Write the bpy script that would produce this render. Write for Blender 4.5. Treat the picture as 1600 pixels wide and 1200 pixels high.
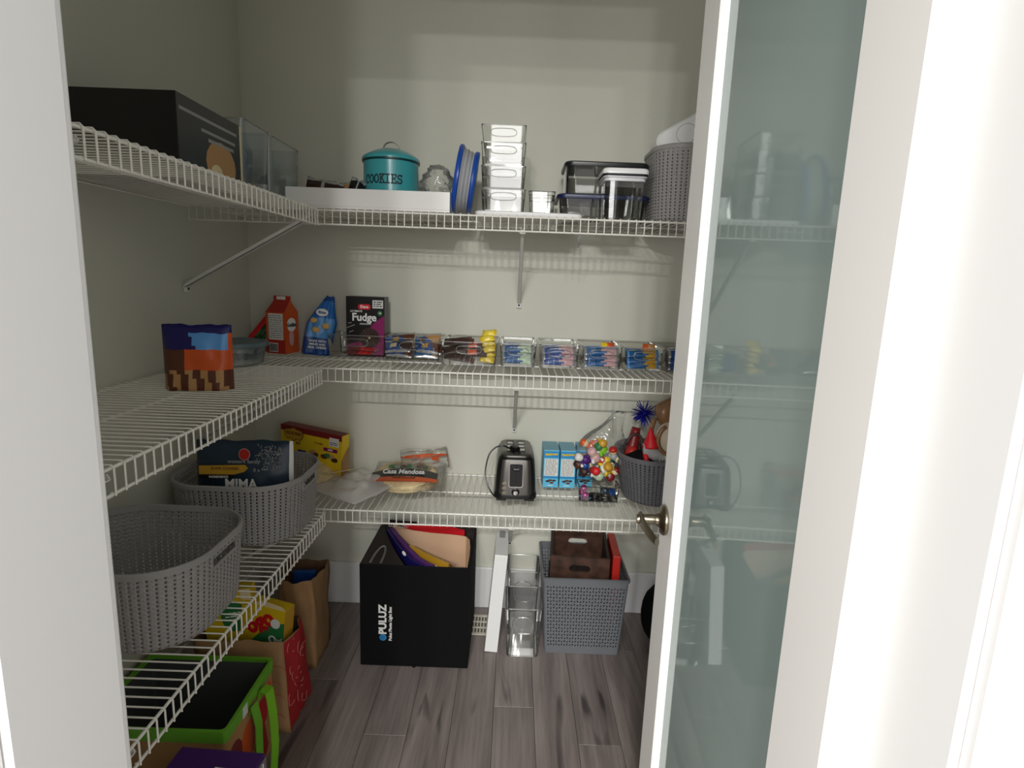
import bpy, bmesh, math, random
from mathutils import Vector, Matrix
R_ = math.radians
rnd = random.Random(7)
S = bpy.context.scene
COL = S.collection
for o in list(bpy.data.objects):
    bpy.data.objects.remove(o)

# ---------------------------------------------------------------- camera, light, exposure
cam_d = bpy.data.cameras.new('camera')
cam_d.sensor_width = 36.0
cam_d.lens = 36.0 * 900 / 1600
cam_d.clip_start = 0.02
cam = bpy.data.objects.new('camera', cam_d)
COL.objects.link(cam)
pit, rol = R_(10.25), R_(2.1)
F = Vector((0, math.cos(pit), -math.sin(pit)))
R0 = Vector((1, 0, 0))
U0 = R0.cross(F)
Rc = math.cos(rol) * R0 + math.sin(rol) * U0
Uc = -math.sin(rol) * R0 + math.cos(rol) * U0
m = Matrix((Rc, Uc, -F)).transposed().to_4x4()
m.translation = Vector((0, 0, 1.41))
cam.matrix_world = m
S.camera = cam

S.view_settings.view_transform = 'Standard'
S.view_settings.look = 'None'
S.view_settings.gamma = 1
S.view_settings.use_curve_mapping = False
S.view_settings.exposure = 1.2

W = bpy.data.worlds.new('world')
S.world = W
W.use_nodes = True
W.node_tree.nodes['Background'].inputs[0].default_value = (1.0, 0.975, 0.94, 1)
W.node_tree.nodes['Background'].inputs[1].default_value = 0.44


def area(name, loc, target, sx, sy, power, col=(1, 1, 1), shape='RECTANGLE'):
    d = bpy.data.lights.new(name, 'AREA')
    d.shape = shape
    d.size = sx
    if shape == 'RECTANGLE':
        d.size_y = sy
    d.energy = power
    d.color = col
    o = bpy.data.objects.new(name, d)
    COL.objects.link(o)
    o.location = loc
    o.rotation_euler = (Vector(target) - Vector(loc)).to_track_quat('-Z', 'Y').to_euler()
    return o


# the kitchen behind the camera: a wide window, ceiling downlights and an added side fill
area('kitchen_window_light', (0.0, -3.3, 1.85), (0.0, 2.0, 1.2), 2.1, 1.0, 15, (1.0, 0.99, 0.98))
area('kitchen_side_fill', (-1.55, -2.0, 1.45), (0.3, 0.6, 1.2), 1.1, 1.2, 25, (1.0, 0.985, 0.96))  # added fill to brighten the door stile and pane; no window known there
for lx, ly, lz, lp in ((-0.66, -3.0, 2.94, 28), (-0.34, -2.4, 2.71, 33), (-0.04, -1.9, 2.53, 23), (0.22, -3.5, 3.13, 27)):  # extra downlights added and staggered to soften jamb and header shadow edges
    area('kitchen_downlight', (lx, ly, lz), (lx, ly + .37, 0), 0.13, 0.10, lp, (0.98, 0.985, 0.97))


# ---------------------------------------------------------------- materials
def lin(h):
    h = h.lstrip('#')
    c = [int(h[i:i + 2], 16) / 255 for i in (0, 2, 4)]
    return tuple((x / 12.92 if x <= 0.04045 else ((x + 0.055) / 1.055) ** 2.4) for x in c) + (1,)


def mat(name, col, rough=0.5, metal=0.0, noise=0.0, scale=20, bump=0.0, bscale=60, coat=0.0, spec=0.5):
    M = bpy.data.materials.new(name)
    M.use_nodes = True
    nt = M.node_tree
    b = nt.nodes['Principled BSDF']
    c = lin(col) if isinstance(col, str) else col
    b.inputs['Base Color'].default_value = c
    b.inputs['Roughness'].default_value = rough
    b.inputs['Metallic'].default_value = metal
    b.inputs['Coat Weight'].default_value = coat
    b.inputs['Specular IOR Level'].default_value = spec
    tc = nt.nodes.new('ShaderNodeTexCoord')
    if noise:
        n = nt.nodes.new('ShaderNodeTexNoise')
        n.inputs['Scale'].default_value = scale
        n.inputs['Detail'].default_value = 4
        nt.links.new(tc.outputs['Object'], n.inputs['Vector'])
        r = nt.nodes.new('ShaderNodeValToRGB')
        lo = tuple(x * (1 - noise) for x in c[:3]) + (1,)
        hi = tuple(min(1, x * (1 + noise)) for x in c[:3]) + (1,)
        r.color_ramp.elements[0].color = lo
        r.color_ramp.elements[0].position = 0.3
        r.color_ramp.elements[1].color = hi
        r.color_ramp.elements[1].position = 0.7
        nt.links.new(n.outputs['Fac'], r.inputs['Fac'])
        nt.links.new(r.outputs['Color'], b.inputs['Base Color'])
    if bump:
        n = nt.nodes.new('ShaderNodeTexNoise')
        n.inputs['Scale'].default_value = bscale
        n.inputs['Detail'].default_value = 3
        nt.links.new(tc.outputs['Object'], n.inputs['Vector'])
        bp = nt.nodes.new('ShaderNodeBump')
        bp.inputs['Strength'].default_value = bump
        bp.inputs['Distance'].default_value = 0.002
        nt.links.new(n.outputs['Fac'], bp.inputs['Height'])
        nt.links.new(bp.outputs['Normal'], b.inputs['Normal'])
    return M


def clear(name, tint=(0.94, 0.95, 0.95), rough=0.04, film=0.0, filmcol=(0.8, 0.8, 0.8), ior=1.5, gain=1.0, bump=0.0, bscale=30):
    """thin clear plastic / glass: see-through body with fresnel gloss, optional milky film"""
    M = bpy.data.materials.new(name)
    M.use_nodes = True
    nt = M.node_tree
    nt.nodes.clear()
    out = nt.nodes.new('ShaderNodeOutputMaterial')
    tr = nt.nodes.new('ShaderNodeBsdfTransparent')
    tr.inputs[0].default_value = tint + (1,)
    gl = nt.nodes.new('ShaderNodeBsdfGlossy')
    gl.inputs['Color'].default_value = (1, 1, 1, 1)
    gl.inputs['Roughness'].default_value = rough
    fr = nt.nodes.new('ShaderNodeFresnel')
    fr.inputs['IOR'].default_value = ior
    ma = nt.nodes.new('ShaderNodeMath')
    ma.operation = 'MULTIPLY'
    ma.inputs[1].default_value = gain
    nt.links.new(fr.outputs[0], ma.inputs[0])
    mx = nt.nodes.new('ShaderNodeMixShader')
    body = tr.outputs[0]
    if film:
        df = nt.nodes.new('ShaderNodeBsdfDiffuse')
        df.inputs[0].default_value = filmcol + (1,)
        mf = nt.nodes.new('ShaderNodeMixShader')
        mf.inputs[0].default_value = film
        nt.links.new(tr.outputs[0], mf.inputs[1])
        nt.links.new(df.outputs[0], mf.inputs[2])
        body = mf.outputs[0]
    if bump:
        tc = nt.nodes.new('ShaderNodeTexCoord')
        n = nt.nodes.new('ShaderNodeTexNoise')
        n.inputs['Scale'].default_value = bscale
        nt.links.new(tc.outputs['Object'], n.inputs['Vector'])
        bp = nt.nodes.new('ShaderNodeBump')
        bp.inputs['Strength'].default_value = bump
        bp.inputs['Distance'].default_value = 0.01
        nt.links.new(n.outputs['Fac'], bp.inputs['Height'])
        nt.links.new(bp.outputs['Normal'], gl.inputs['Normal'])
        nt.links.new(bp.outputs['Normal'], fr.inputs['Normal'])
    nt.links.new(ma.outputs[0], mx.inputs[0])
    nt.links.new(body, mx.inputs[1])
    nt.links.new(gl.outputs[0], mx.inputs[2])
    nt.links.new(mx.outputs[0], out.inputs[0])
    return M


def frosted(name):
    M = bpy.data.materials.new(name)
    M.use_nodes = True
    nt = M.node_tree
    nt.nodes.clear()
    out = nt.nodes.new('ShaderNodeOutputMaterial')
    df = nt.nodes.new('ShaderNodeBsdfDiffuse')
    df.inputs[0].default_value = lin('#b4c6c2')
    tl = nt.nodes.new('ShaderNodeBsdfTranslucent')
    tl.inputs[0].default_value = lin('#bccdca')
    mf = nt.nodes.new('ShaderNodeMixShader')
    mf.inputs[0].default_value = 0.45
    nt.links.new(df.outputs[0], mf.inputs[1])
    nt.links.new(tl.outputs[0], mf.inputs[2])
    gl = nt.nodes.new('ShaderNodeBsdfGlossy')
    gl.inputs['Roughness'].default_value = 0.03
    gl.inputs['Color'].default_value = (0.93, 0.97, 0.97, 1)
    fr = nt.nodes.new('ShaderNodeFresnel')
    fr.inputs['IOR'].default_value = 1.5
    mx = nt.nodes.new('ShaderNodeMixShader')
    nt.links.new(fr.outputs[0], mx.inputs[0])
    nt.links.new(mf.outputs[0], mx.inputs[1])
    nt.links.new(gl.outputs[0], mx.inputs[2])
    nt.links.new(mx.outputs[0], out.inputs[0])
    return M


def wood_floor(name):
    M = bpy.data.materials.new(name)
    M.use_nodes = True
    nt = M.node_tree
    b = nt.nodes['Principled BSDF']
    b.inputs['Roughness'].default_value = 0.42
    L = nt.links.new
    tc = nt.nodes.new('ShaderNodeTexCoord')
    oi = nt.nodes.new('ShaderNodeObjectInfo')
    cx = nt.nodes.new('ShaderNodeCombineXYZ')
    mu = nt.nodes.new('ShaderNodeMath')
    mu.operation = 'MULTIPLY'
    mu.inputs[1].default_value = 31.0
    L(oi.outputs['Random'], mu.inputs[0])
    L(mu.outputs[0], cx.inputs[0])
    L(mu.outputs[0], cx.inputs[1])
    ad = nt.nodes.new('ShaderNodeVectorMath')
    ad.operation = 'ADD'
    L(tc.outputs['Object'], ad.inputs[0])
    L(cx.outputs[0], ad.inputs[1])

    def layer(sx, sy, scale, detail, rough, dist=0.0):
        mp = nt.nodes.new('ShaderNodeMapping')
        mp.inputs['Scale'].default_value = (sx, sy, 1)
        L(ad.outputs[0], mp.inputs['Vector'])
        n = nt.nodes.new('ShaderNodeTexNoise')
        n.inputs['Scale'].default_value = scale
        n.inputs['Detail'].default_value = detail
        n.inputs['Roughness'].default_value = rough
        n.inputs['Distortion'].default_value = dist
        L(mp.outputs[0], n.inputs['Vector'])
        return n.outputs['Fac']
    fine = layer(1, 0.05, 90, 5, 0.6)
    broad = layer(1, 0.09, 12, 4, 0.55, 0.5)
    knots = layer(1, 0.13, 13, 2, 0.4, 1.0)
    r1 = nt.nodes.new('ShaderNodeValToRGB')
    r1.color_ramp.elements[0].position = 0.28
    r1.color_ramp.elements[0].color = lin('#6d635f')
    r1.color_ramp.elements[1].position = 0.72
    r1.color_ramp.elements[1].color = lin('#a0948f')
    L(broad, r1.inputs['Fac'])
    r2 = nt.nodes.new('ShaderNodeValToRGB')
    r2.color_ramp.elements[0].position = 0.3
    r2.color_ramp.elements[0].color = (0.72, 0.70, 0.70, 1)
    r2.color_ramp.elements[1].position = 0.65
    r2.color_ramp.elements[1].color = (1, 1, 1, 1)
    L(fine, r2.inputs['Fac'])
    r3 = nt.nodes.new('ShaderNodeValToRGB')
    r3.color_ramp.elements[0].position = 0.27
    r3.color_ramp.elements[0].color = (0.33, 0.33, 0.35, 1)
    r3.color_ramp.elements[1].position = 0.36
    r3.color_ramp.elements[1].color = (1, 1, 1, 1)
    L(knots, r3.inputs['Fac'])

    def mul(a, bb):
        x = nt.nodes.new('ShaderNodeMix')
        x.data_type = 'RGBA'
        x.blend_type = 'MULTIPLY'
        x.inputs[0].default_value = 1
        L(a, x.inputs[6])
        L(bb, x.inputs[7])
        return x.outputs[2]
    c = mul(mul(r1.outputs[0], r2.outputs[0]), r3.outputs[0])
    hs = nt.nodes.new('ShaderNodeHueSaturation')
    mr = nt.nodes.new('ShaderNodeMapRange')
    mr.inputs['To Min'].default_value = 0.90
    mr.inputs['To Max'].default_value = 1.08
    L(oi.outputs['Random'], mr.inputs['Value'])
    L(mr.outputs[0], hs.inputs['Value'])
    L(c, hs.inputs['Color'])
    L(hs.outputs[0], b.inputs['Base Color'])
    bp = nt.nodes.new('ShaderNodeBump')
    bp.inputs['Strength'].default_value = 0.25
    bp.inputs['Distance'].default_value = 0.001
    L(fine, bp.inputs['Height'])
    L(bp.outputs[0], b.inputs['Normal'])
    return M


MT = dict(
    wall=mat('wall_paint', '#d0cfc1', 0.75, bump=0.12, bscale=220),
    ceil=mat('ceiling_paint', '#dedbd2', 0.85),
    trim=mat('white_trim_paint', '#e6e5e4', 0.4),
    door=mat('white_door_paint', '#eeece8', 0.35),
    floor=wood_floor('grey_oak_plank'),
    sub=mat('floor_underlay', '#3a3634', 0.9),
    glass=frosted('frosted_pane'),
    wire=mat('white_vinyl_wire', '#ece9e0', 0.35),
    brace=mat('white_steel_brace', '#dcdad4', 0.4),
    screw=mat('screw_steel', '#4a4844', 0.4, 0.8),
    nickel=mat('satin_nickel', '#9a917f', 0.28, 1.0),
    white=mat('white_plastic', '#f1f0ee', 0.3),
    whitegloss=mat('white_lacquer', '#efede9', 0.16, coat=0.3),
    offwhite=mat('offwhite_plastic', '#d9d6da', 0.35),
    clear=clear('clear_plastic', (.97,.97,.965), gain=1.35),
    cleargrey=clear('clear_plastic_smoky', (0.90, 0.93, 0.94), gain=1.0, film=.10, filmcol=(.62, .68, .72)),
    rim=clear('clear_plastic_edge', (0.82, 0.82, 0.80), gain=2.0, film=0.14),
    rimdark=clear('clear_plastic_edge_dark', (0.45, 0.45, 0.44), gain=2.0, film=0.15, filmcol=(.25, .25, .25)),
    glasspot=clear('clear_glass', (0.955, 0.96, 0.95), gain=1.7),
    film=clear('cellophane', (0.98, 0.98, 0.97), 0.14, film=0.07, filmcol=(.85, .84, .82), gain=.8, bump=0.3, bscale=60),
    zipfilm=clear('ziplock_film', (0.98, 0.98, 0.98), 0.25, film=0.36, filmcol=(.95, .92, .88), gain=.6, bump=0.2, bscale=20),
    tealmetal=mat('teal_enamel', '#42a2a8', 0.28, coat=0.5),
    sidegrey=mat('dark_grey_print', '#4c464a', 0.35),
    darkteal=mat('dark_teal_rim', '#103c40', 0.35),
    black=mat('black_plastic', '#0d0d0e', 0.35),
    blacksoft=mat('black_fabric', '#08080a', 0.8, bump=0.4, bscale=260, spec=0.2),
    blackint=mat('dark_lining', '#2b2220', 0.7),
    ink=mat('black_ink', '#0b0f12', 0.6),
    inkteal=mat('dark_ink', '#0d2a33', 0.6),
    whiteink=mat('white_ink', '#f0efec', 0.55),
    greyink=mat('grey_ink', '#9a9a98', 0.6),
    bluegl=mat('blue_silicone', '#17489f', 0.32),
    greysil=mat('grey_silicone', '#a2a3a6', 0.45),
    navy=mat('navy_lid', '#141f4a', 0.35),
    darklid=mat('charcoal_lid', '#1d1e20', 0.35),
    greybask=mat('grey_knit_plastic', '#9c9997', 0.5),
    greybask2=mat('dark_grey_knit_plastic', '#66666a', 0.5),
    greybin=mat('grey_bin_plastic', '#6d7074', 0.42),
    orange=mat('orange_print', '#d4571f', 0.4, noise=0.15, scale=9),
    red=mat('red_print', '#b3261c', 0.4),
    brightred=mat('bright_red', '#d31722', 0.5),
    darkred=mat('dark_red', '#7c1c1f', 0.4),
    green=mat('green_print', '#2f7a43', 0.45),
    dgreen=mat('dark_green_print', '#173d22', 0.45),
    paper=mat('white_label', '#e4e2dd', 0.6),
    blue=mat('blue_foil', '#2a6fc0', 0.3, coat=0.2),
    lblue=mat('light_blue_foil', '#5d9fe0', 0.3),
    dblue=mat('deep_blue_print', '#16478f', 0.35),
    cream=mat('cream_print', '#e7d3a4', 0.6),
    nut=mat('tan_cookie_print', '#d9ae66', 0.6),
    maroon=mat('magenta_print', '#8e1560', 0.4),
    boxblack=mat('black_carton', '#171315', 0.35),
    choc=mat('chocolate_brown', '#38211a', 0.5),
    brown=mat('brown_print', '#5b2f1b', 0.45),
    tan=mat('tan_print', '#b98c58', 0.55),
    yellow=mat('yellow_print', '#e5c21f', 0.4),
    yelfoil=mat('yellow_foil', '#e8d04a', 0.3, noise=0.15, scale=60),
    gold=mat('gold_print', '#c9992c', 0.4),
    foil=mat('silver_foil', '#c8c8ca', 0.25, 0.6),
    pink=mat('pink_print', '#cfa7a9', 0.4),
    mint=mat('pale_green_print', '#bcd0b4', 0.4),
    purple=mat('purple_print', '#4a1d6e', 0.45),
    dpurple=mat('deep_violet_blue', '#1c1660', 0.45),
    violet=mat('violet_card', '#5b2a78', 0.5),
    skin=mat('beige_card', '#dcb695', 0.5),
    sky=mat('sky_blue_carton', '#62bfe0', 0.4),
    skydk=mat('blue_carton_band', '#2c8fc9', 0.4),
    skytop=mat('sky_blue_carton_top', '#6fa6ba', 0.45),
    navybag=mat('dark_blue_pouch', '#203445', 0.35),
    midblue=mat('mid_blue_print', '#17578f', 0.4),
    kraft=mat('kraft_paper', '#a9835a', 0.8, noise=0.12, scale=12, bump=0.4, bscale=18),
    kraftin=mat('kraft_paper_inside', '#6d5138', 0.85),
    bagred=mat('red_bag_print', '#b5222a', 0.6, noise=0.12, scale=14),
    bagline=mat('pale_red_line_print', '#d98a80', 0.6),
    lime=mat('lime_fabric', '#7ec420', 0.6, bump=0.3, bscale=300),
    darkgrey=mat('dark_grey_lining', '#4a4e4c', 0.8),
    limedk=mat('lime_trim', '#6fb52e', 0.55),
    tortilla=mat('tortilla', '#d8c496', 0.7, noise=0.2, scale=45),
    flour=mat('flour', '#e2ddcd', 0.9),
    steel=mat('dark_brushed_steel', '#7a7773', 0.36, 1.0),
    chrome=mat('polished_steel', '#cfcfcd', 0.15, 1.0),
    toastblk=mat('toaster_black', '#131314', 0.28),
    walnut=mat('dark_stained_wood', '#462e23', 0.5, noise=0.55, scale=24, bump=0.4, bscale=60),
    walnutdk=mat('black_brown_wood', '#2b1f1a', 0.55, noise=0.3, scale=14),
    tinsel=mat('blue_tinsel', '#2a2aa6', 0.25, 0.6),
    satin=mat('brown_satin', '#8d6a4a', 0.32, noise=0.15, scale=20),
    felt=mat('grey_felt', '#a7a6a4', 0.95, bump=0.6, bscale=200),
    plush=mat('cream_plush', '#d3c2ab', 0.95, bump=0.8, bscale=160),
    magfoil=mat('magenta_foil', '#c42e96', 0.2, 0.7),
    ventw=mat('vent_enamel', '#d6d0be', 0.4),
    ventd=mat('vent_dark', '#6a6357', 0.7),
    teal2=mat('grey_blue_lid', '#5f7478', 0.4),
)

# ---------------------------------------------------------------- mesh helpers


class MB:
    def __init__(s):
        s.v, s.f, s.m = [], [], []

    def add(s, vs, fs, mi=0, M=None):
        o = len(s.v)
        s.v += [tuple(M @ Vector(p)) if M else tuple(p) for p in vs]
        for i, f in enumerate(fs):
            s.f.append(tuple(o + k for k in f))
            s.m.append(mi[i] if isinstance(mi, (list, tuple)) else mi)
        return s

    def box(s, x0, x1, y0, y1, z0, z1, mi=0, M=None):
        vs = [(x0, y0, z0), (x1, y0, z0), (x1, y1, z0), (x0, y1, z0), (x0, y0, z1), (x1, y0, z1), (x1, y1, z1), (x0, y1, z1)]
        fs = [(3, 2, 1, 0), (4, 5, 6, 7), (0, 1, 5, 4), (1, 2, 6, 5), (2, 3, 7, 6), (3, 0, 4, 7)]
        return s.add(vs, fs, mi, M)

    def hexa(s, b, t, mi=0):
        """b, t: four points each, counter-clockwise seen from above"""
        fs = [(3, 2, 1, 0), (4, 5, 6, 7), (0, 1, 5, 4), (1, 2, 6, 5), (2, 3, 7, 6), (3, 0, 4, 7)]
        return s.add(list(b) + list(t), fs, mi)

    def loft(s, rings, mi=0, closed=True, cap0=False, cap1=False, M=None, loop=False):
        n = len(rings[0])
        vs = [p for r in rings for p in r]
        fs = []
        R = len(rings)
        for i in range(R if loop else R - 1):
            j = (i + 1) % R
            for k in range(n if closed else n - 1):
                k2 = (k + 1) % n
                fs.append((i * n + k, i * n + k2, j * n + k2, j * n + k))
        if cap0:
            fs.append(tuple(reversed(range(n))))
        if cap1:
            fs.append(tuple((R - 1) * n + k for k in range(n)))
        return s.add(vs, fs, mi, M)

    def tube(s, pts, r, n=8, mi=0, loop=False, caps=True, M=None):
        P = [Vector(p) for p in pts]
        N = len(P)
        rs = r if isinstance(r, (list, tuple)) else [r] * N
        rings = []
        up = None
        for i in range(N):
            a = P[(i - 1) % N] if (loop or i > 0) else P[i]
            b = P[(i + 1) % N] if (loop or i < N - 1) else P[i]
            t = (b - a).normalized()
            if up is None:
                q = Vector((0, 0, 1)) if abs(t.z) < 0.9 else Vector((1, 0, 0))
                up = t.cross(q).normalized()
            up = (up - t * up.dot(t)).normalized()
            w = t.cross(up)
            rings.append([tuple(P[i] + rs[i] * (math.cos(2 * math.pi * k / n) * up + math.sin(2 * math.pi * k / n) * w)) for k in range(n)])
        return s.loft(rings, mi, True, caps and not loop, caps and not loop, M, loop)

    def ribbon(s, pts, side, half, th, mi=0, M=None):
        """flat strap along pts; side = width direction, th = thickness"""
        P = [Vector(p) for p in pts]
        sd = Vector(side).normalized()
        rings = []
        for i in range(len(P)):
            t = (P[min(i + 1, len(P) - 1)] - P[max(i - 1, 0)]).normalized()
            nn = t.cross(sd).normalized()
            rings.append([tuple(P[i] + sd * half + nn * th), tuple(P[i] - sd * half + nn * th), tuple(P[i] - sd * half - nn * th), tuple(P[i] + sd * half - nn * th)])
        return s.loft(rings, mi, True, True, True, M)

    def lathe(s, prof, n=32, mi=0, cap0=False, cap1=False, M=None):
        rings = [[(r * math.cos(2 * math.pi * k / n), r * math.sin(2 * math.pi * k / n), z) for k in range(n)] for r, z in prof]
        return s.loft(rings, mi, True, cap0, cap1, M)

    def ball(s, c, r, n=12, k=7, mi=0, M=None):
        rx, ry, rz = r if isinstance(r, (list, tuple)) else (r, r, r)
        rings = []
        for i in range(k + 1):
            a = -math.pi / 2 + math.pi * i / k
            a = max(min(a, math.pi / 2 - 0.02), -math.pi / 2 + 0.02)
            rings.append([(c[0] + rx * math.cos(a) * math.cos(2 * math.pi * j / n), c[1] + ry * math.cos(a) * math.sin(2 * math.pi * j / n), c[2] + rz * math.sin(a)) for j in range(n)])
        return s.loft(rings, mi, True, True, True, M)

    def disc(s, c, rx, rz, y, n=20, mi=0, th=0.0006, M=None):
        """flat printed disc facing -y, th thick"""
        a = [(c[0] + rx * math.cos(2 * math.pi * k / n), y, c[1] + rz * math.sin(2 * math.pi * k / n)) for k in range(n)]
        b = [(p[0], y - th, p[2]) for p in a]
        return s.loft([a, b], mi, True, False, True, M)

    def build(s, name, mats, parent=None, loc=None, rot=None, smooth=False, bevel=0.0, seg=2, kind=None):
        me = bpy.data.meshes.new(name)
        me.from_pydata(s.v, [], s.f)
        if not isinstance(mats, (list, tuple)):
            mats = [mats]
        for q in mats:
            me.materials.append(MT[q] if isinstance(q, str) else q)
        for p, i in zip(me.polygons, s.m):
            p.material_index = i
        bm = bmesh.new()
        bm.from_mesh(me)
        bmesh.ops.recalc_face_normals(bm, faces=bm.faces)
        if bevel:
            es = [e for e in bm.edges if len(e.link_faces) == 2 and e.calc_face_angle(0) > 0.6]
            bmesh.ops.bevel(bm, geom=es, offset=bevel, offset_type='OFFSET', segments=seg, affect='EDGES', profile=0.5, clamp_overlap=True)
        bm.to_mesh(me)
        bm.free()
        if smooth:
            me.shade_smooth()
            if smooth != 'all':
                me.set_sharp_from_angle(angle=R_(38))
        o = bpy.data.objects.new(name, me)
        COL.objects.link(o)
        if parent:
            o.parent = parent
        if loc:
            o.location = loc
        if rot:
            o.rotation_euler = rot
        if kind:
            o['kind'] = kind
        return o


def thing(name, label, cat, loc=(0, 0, 0), rz=0.0, group=None, rot=None):
    o = bpy.data.objects.new(name, None)
    o.empty_display_size = 0.02
    COL.objects.link(o)
    o.location = loc
    o.rotation_euler = rot if rot else (0, 0, rz)
    tag(o, label, cat, group)
    return o


def tag(o, label, cat, group=None):
    o['label'] = label
    o['category'] = cat
    if group:
        o['group'] = group
    return o


def copy_tree(o, parent=None):
    c = o.copy()
    COL.objects.link(c)
    c.parent = parent
    for ch in list(o.children):
        copy_tree(ch, c)
    return c


def text(body, size, mt, parent, loc, rot=(R_(90), 0, 0), ext=0.0004, bold=0.0, shear=0.0, sx=1.0, space=1.0, bend=0.0, shift=0.0, name='lettering'):
    """flat printed lettering as mesh; bend = cylinder radius it wraps (text centre at the front)"""
    cu = bpy.data.curves.new('t', 'FONT')
    cu.body = body
    cu.size = size
    cu.align_x = 'CENTER'
    cu.align_y = 'CENTER'
    cu.extrude = ext
    cu.offset = bold
    cu.shear = shear
    cu.space_character = space
    cu.resolution_u = 3
    t = bpy.data.objects.new('t', cu)
    COL.objects.link(t)
    dg = bpy.context.evaluated_depsgraph_get()
    me = bpy.data.meshes.new_from_object(t.evaluated_get(dg))
    bpy.data.objects.remove(t)
    bpy.data.curves.remove(cu)
    me.name = name
    for v in me.vertices:
        v.co.x = v.co.x * sx + shift
        if bend:
            a = v.co.x / bend
            rr = bend + v.co.z
            v.co.x = rr * math.sin(a)
            v.co.z = rr * math.cos(a) - bend
    me.materials.clear()
    me.materials.append(MT[mt] if isinstance(mt, str) else mt)
    o = bpy.data.objects.new(name, me)
    COL.objects.link(o)
    o.parent = parent
    o.location = loc
    o.rotation_euler = rot
    return o


def struct(mb, name, mats, **k):
    o = mb.build(name, mats, **k)
    o['kind'] = 'structure'
    return o


def rrect(x0, x1, y0, y1, r, n=4):
    """rounded rectangle ring, counter-clockwise"""
    pts = []
    for cx, cy, a0 in ((x1 - r, y0 + r, -90), (x1 - r, y1 - r, 0), (x0 + r, y1 - r, 90), (x0 + r, y0 + r, 180)):
        for i in range(n + 1):
            a = R_(a0 + 90 * i / n)
            pts.append((cx + r * math.cos(a), cy + r * math.sin(a)))
    return pts


def at_z(ring, z):
    return [(p[0], p[1], z) for p in ring]


def pouch(w, h, t, mats, fn, nx=14, nz=12, seed=0, crinkle=0.003, flat_bottom=False, gather=0.0, flat=0.04, lean=0.0):
    """closed soft packet standing in xz, front towards -y; fn(u,v) -> material index"""
    rr = random.Random(seed)
    ph = [rr.uniform(0, 6.28) for _ in range(8)]
    mb = MB()
    grid = {}
    vs, fs, ms = [], [], []

    def prof(u, v):
        a = min(u, 1 - u)
        b = (1 - v) if flat_bottom else min(v, 1 - v)
        p = min(1, max(0, (a - flat)) / 0.3) ** 0.6 * min(1, max(0, b - flat) / 0.3) ** 0.6
        if flat_bottom:
            p = max(min(1, a / 0.12) * 0.9 * (1 - v) ** 0.7, p * 0.6)
        return p
    for side in (-1, 1):
        for j in range(nz + 1):
            for i in range(nx + 1):
                u, v = i / nx, j / nz
                x = (u - 0.5) * w * (1 - gather * max(0, v - 0.55) / 0.45)
                x += lean * v * v
                z = v * h
                c = crinkle * (math.sin(17 * u + ph[0] + 6 * v) + math.sin(23 * v + ph[1] - 9 * u) + 0.7 * math.sin(31 * u + 19 * v + ph[2]))
                y = side * (t / 2 * prof(u, v) + 0.0004) + c * (0.25 + prof(u, v)) * 0.5
                vs.append((x, y, z + 0.4 * c * v))
                grid[side, i, j] = len(vs) - 1
    for side in (-1, 1):
        for j in range(nz):
            for i in range(nx):
                q = [grid[side, i, j], grid[side, i + 1, j], grid[side, i + 1, j + 1], grid[side, i, j + 1]]
                fs.append(tuple(q if side < 0 else reversed(q)))
                ms.append(fn((i + 0.5) / nx, (j + 0.5) / nz) if side < 0 else fn(0.5, (j + 0.5) / nz))
    def strip(a, b):
        for p, q in zip(a[:-1], a[1:]):
            fs.append((grid[-1, p[0], p[1]], grid[1, p[0], p[1]], grid[1, q[0], q[1]], grid[-1, q[0], q[1]]))
            ms.append(fn(p[0] / nx, p[1] / nz))
    strip([(i, 0) for i in range(nx + 1)], 0)
    strip([(i, nz) for i in range(nx + 1)], 0)
    strip([(0, j) for j in range(nz + 1)], 0)
    strip([(nx, j) for j in range(nz + 1)], 0)
    mb.add(vs, fs, ms)
    return mb


# ---------------------------------------------------------------- room shell
XL, XR, YB, YF, YK, ZC = -1.055, 1.10, 2.31, 0.505, 0.385, 2.74
struct(MB().box(XL - .1, XR + .1, YB, YB + .1, -.05, ZC + .1), 'wall_back', 'wall')
struct(MB().box(XL - .1, XL, YF - .12, YB, -.05, ZC + .1), 'wall_left', 'wall')
struct(MB().box(XR, XR + .1, YF - .12, YB, -.05, ZC + .1), 'wall_right', 'wall')
DX0, DX1, DZ = -0.376, 0.345, 2.46
fw = MB()
fw.box(-2.2, DX0 - .012, YK, YF, -.05, ZC)
fw.box(DX1 + .012, 2.2, YK, YF, -.05, ZC)
fw.box(DX0 - .012, DX1 + .012, YK, YF, DZ + .012, ZC)
struct(fw, 'wall_front', 'wall')
struct(MB().box(XL, XR, YF, YB, ZC, ZC + .1), 'ceiling', 'ceil')
# door lining and casing
tr = MB()
tr.box(DX0 - .012, DX0, YK, YF, 0, DZ)
tr.box(DX1, DX1 + .012, YK, YF, 0, DZ)
tr.box(DX0 - .012, DX1 + .012, YK, YF, DZ, DZ + .012)
struct(tr, 'trim_1', 'trim', bevel=.001, seg=1)
for i, (y0, y1) in enumerate(((YK - .016, YK), (YF, YF + .016))):
    c = MB()
    c.box(DX0 - .08, DX0 - .006, y0, y1, 0, DZ + .075)
    if i == 0:
        c.box(DX1 + .006, DX1 + .08, y0, y1, 0, DZ + .075)
    c.box(DX0 - .006, DX1 + .006, y0, y1, DZ + .006, DZ + .075)
    struct(c, 'trim_%d' % (i + 2), 'trim', bevel=.004)
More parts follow.
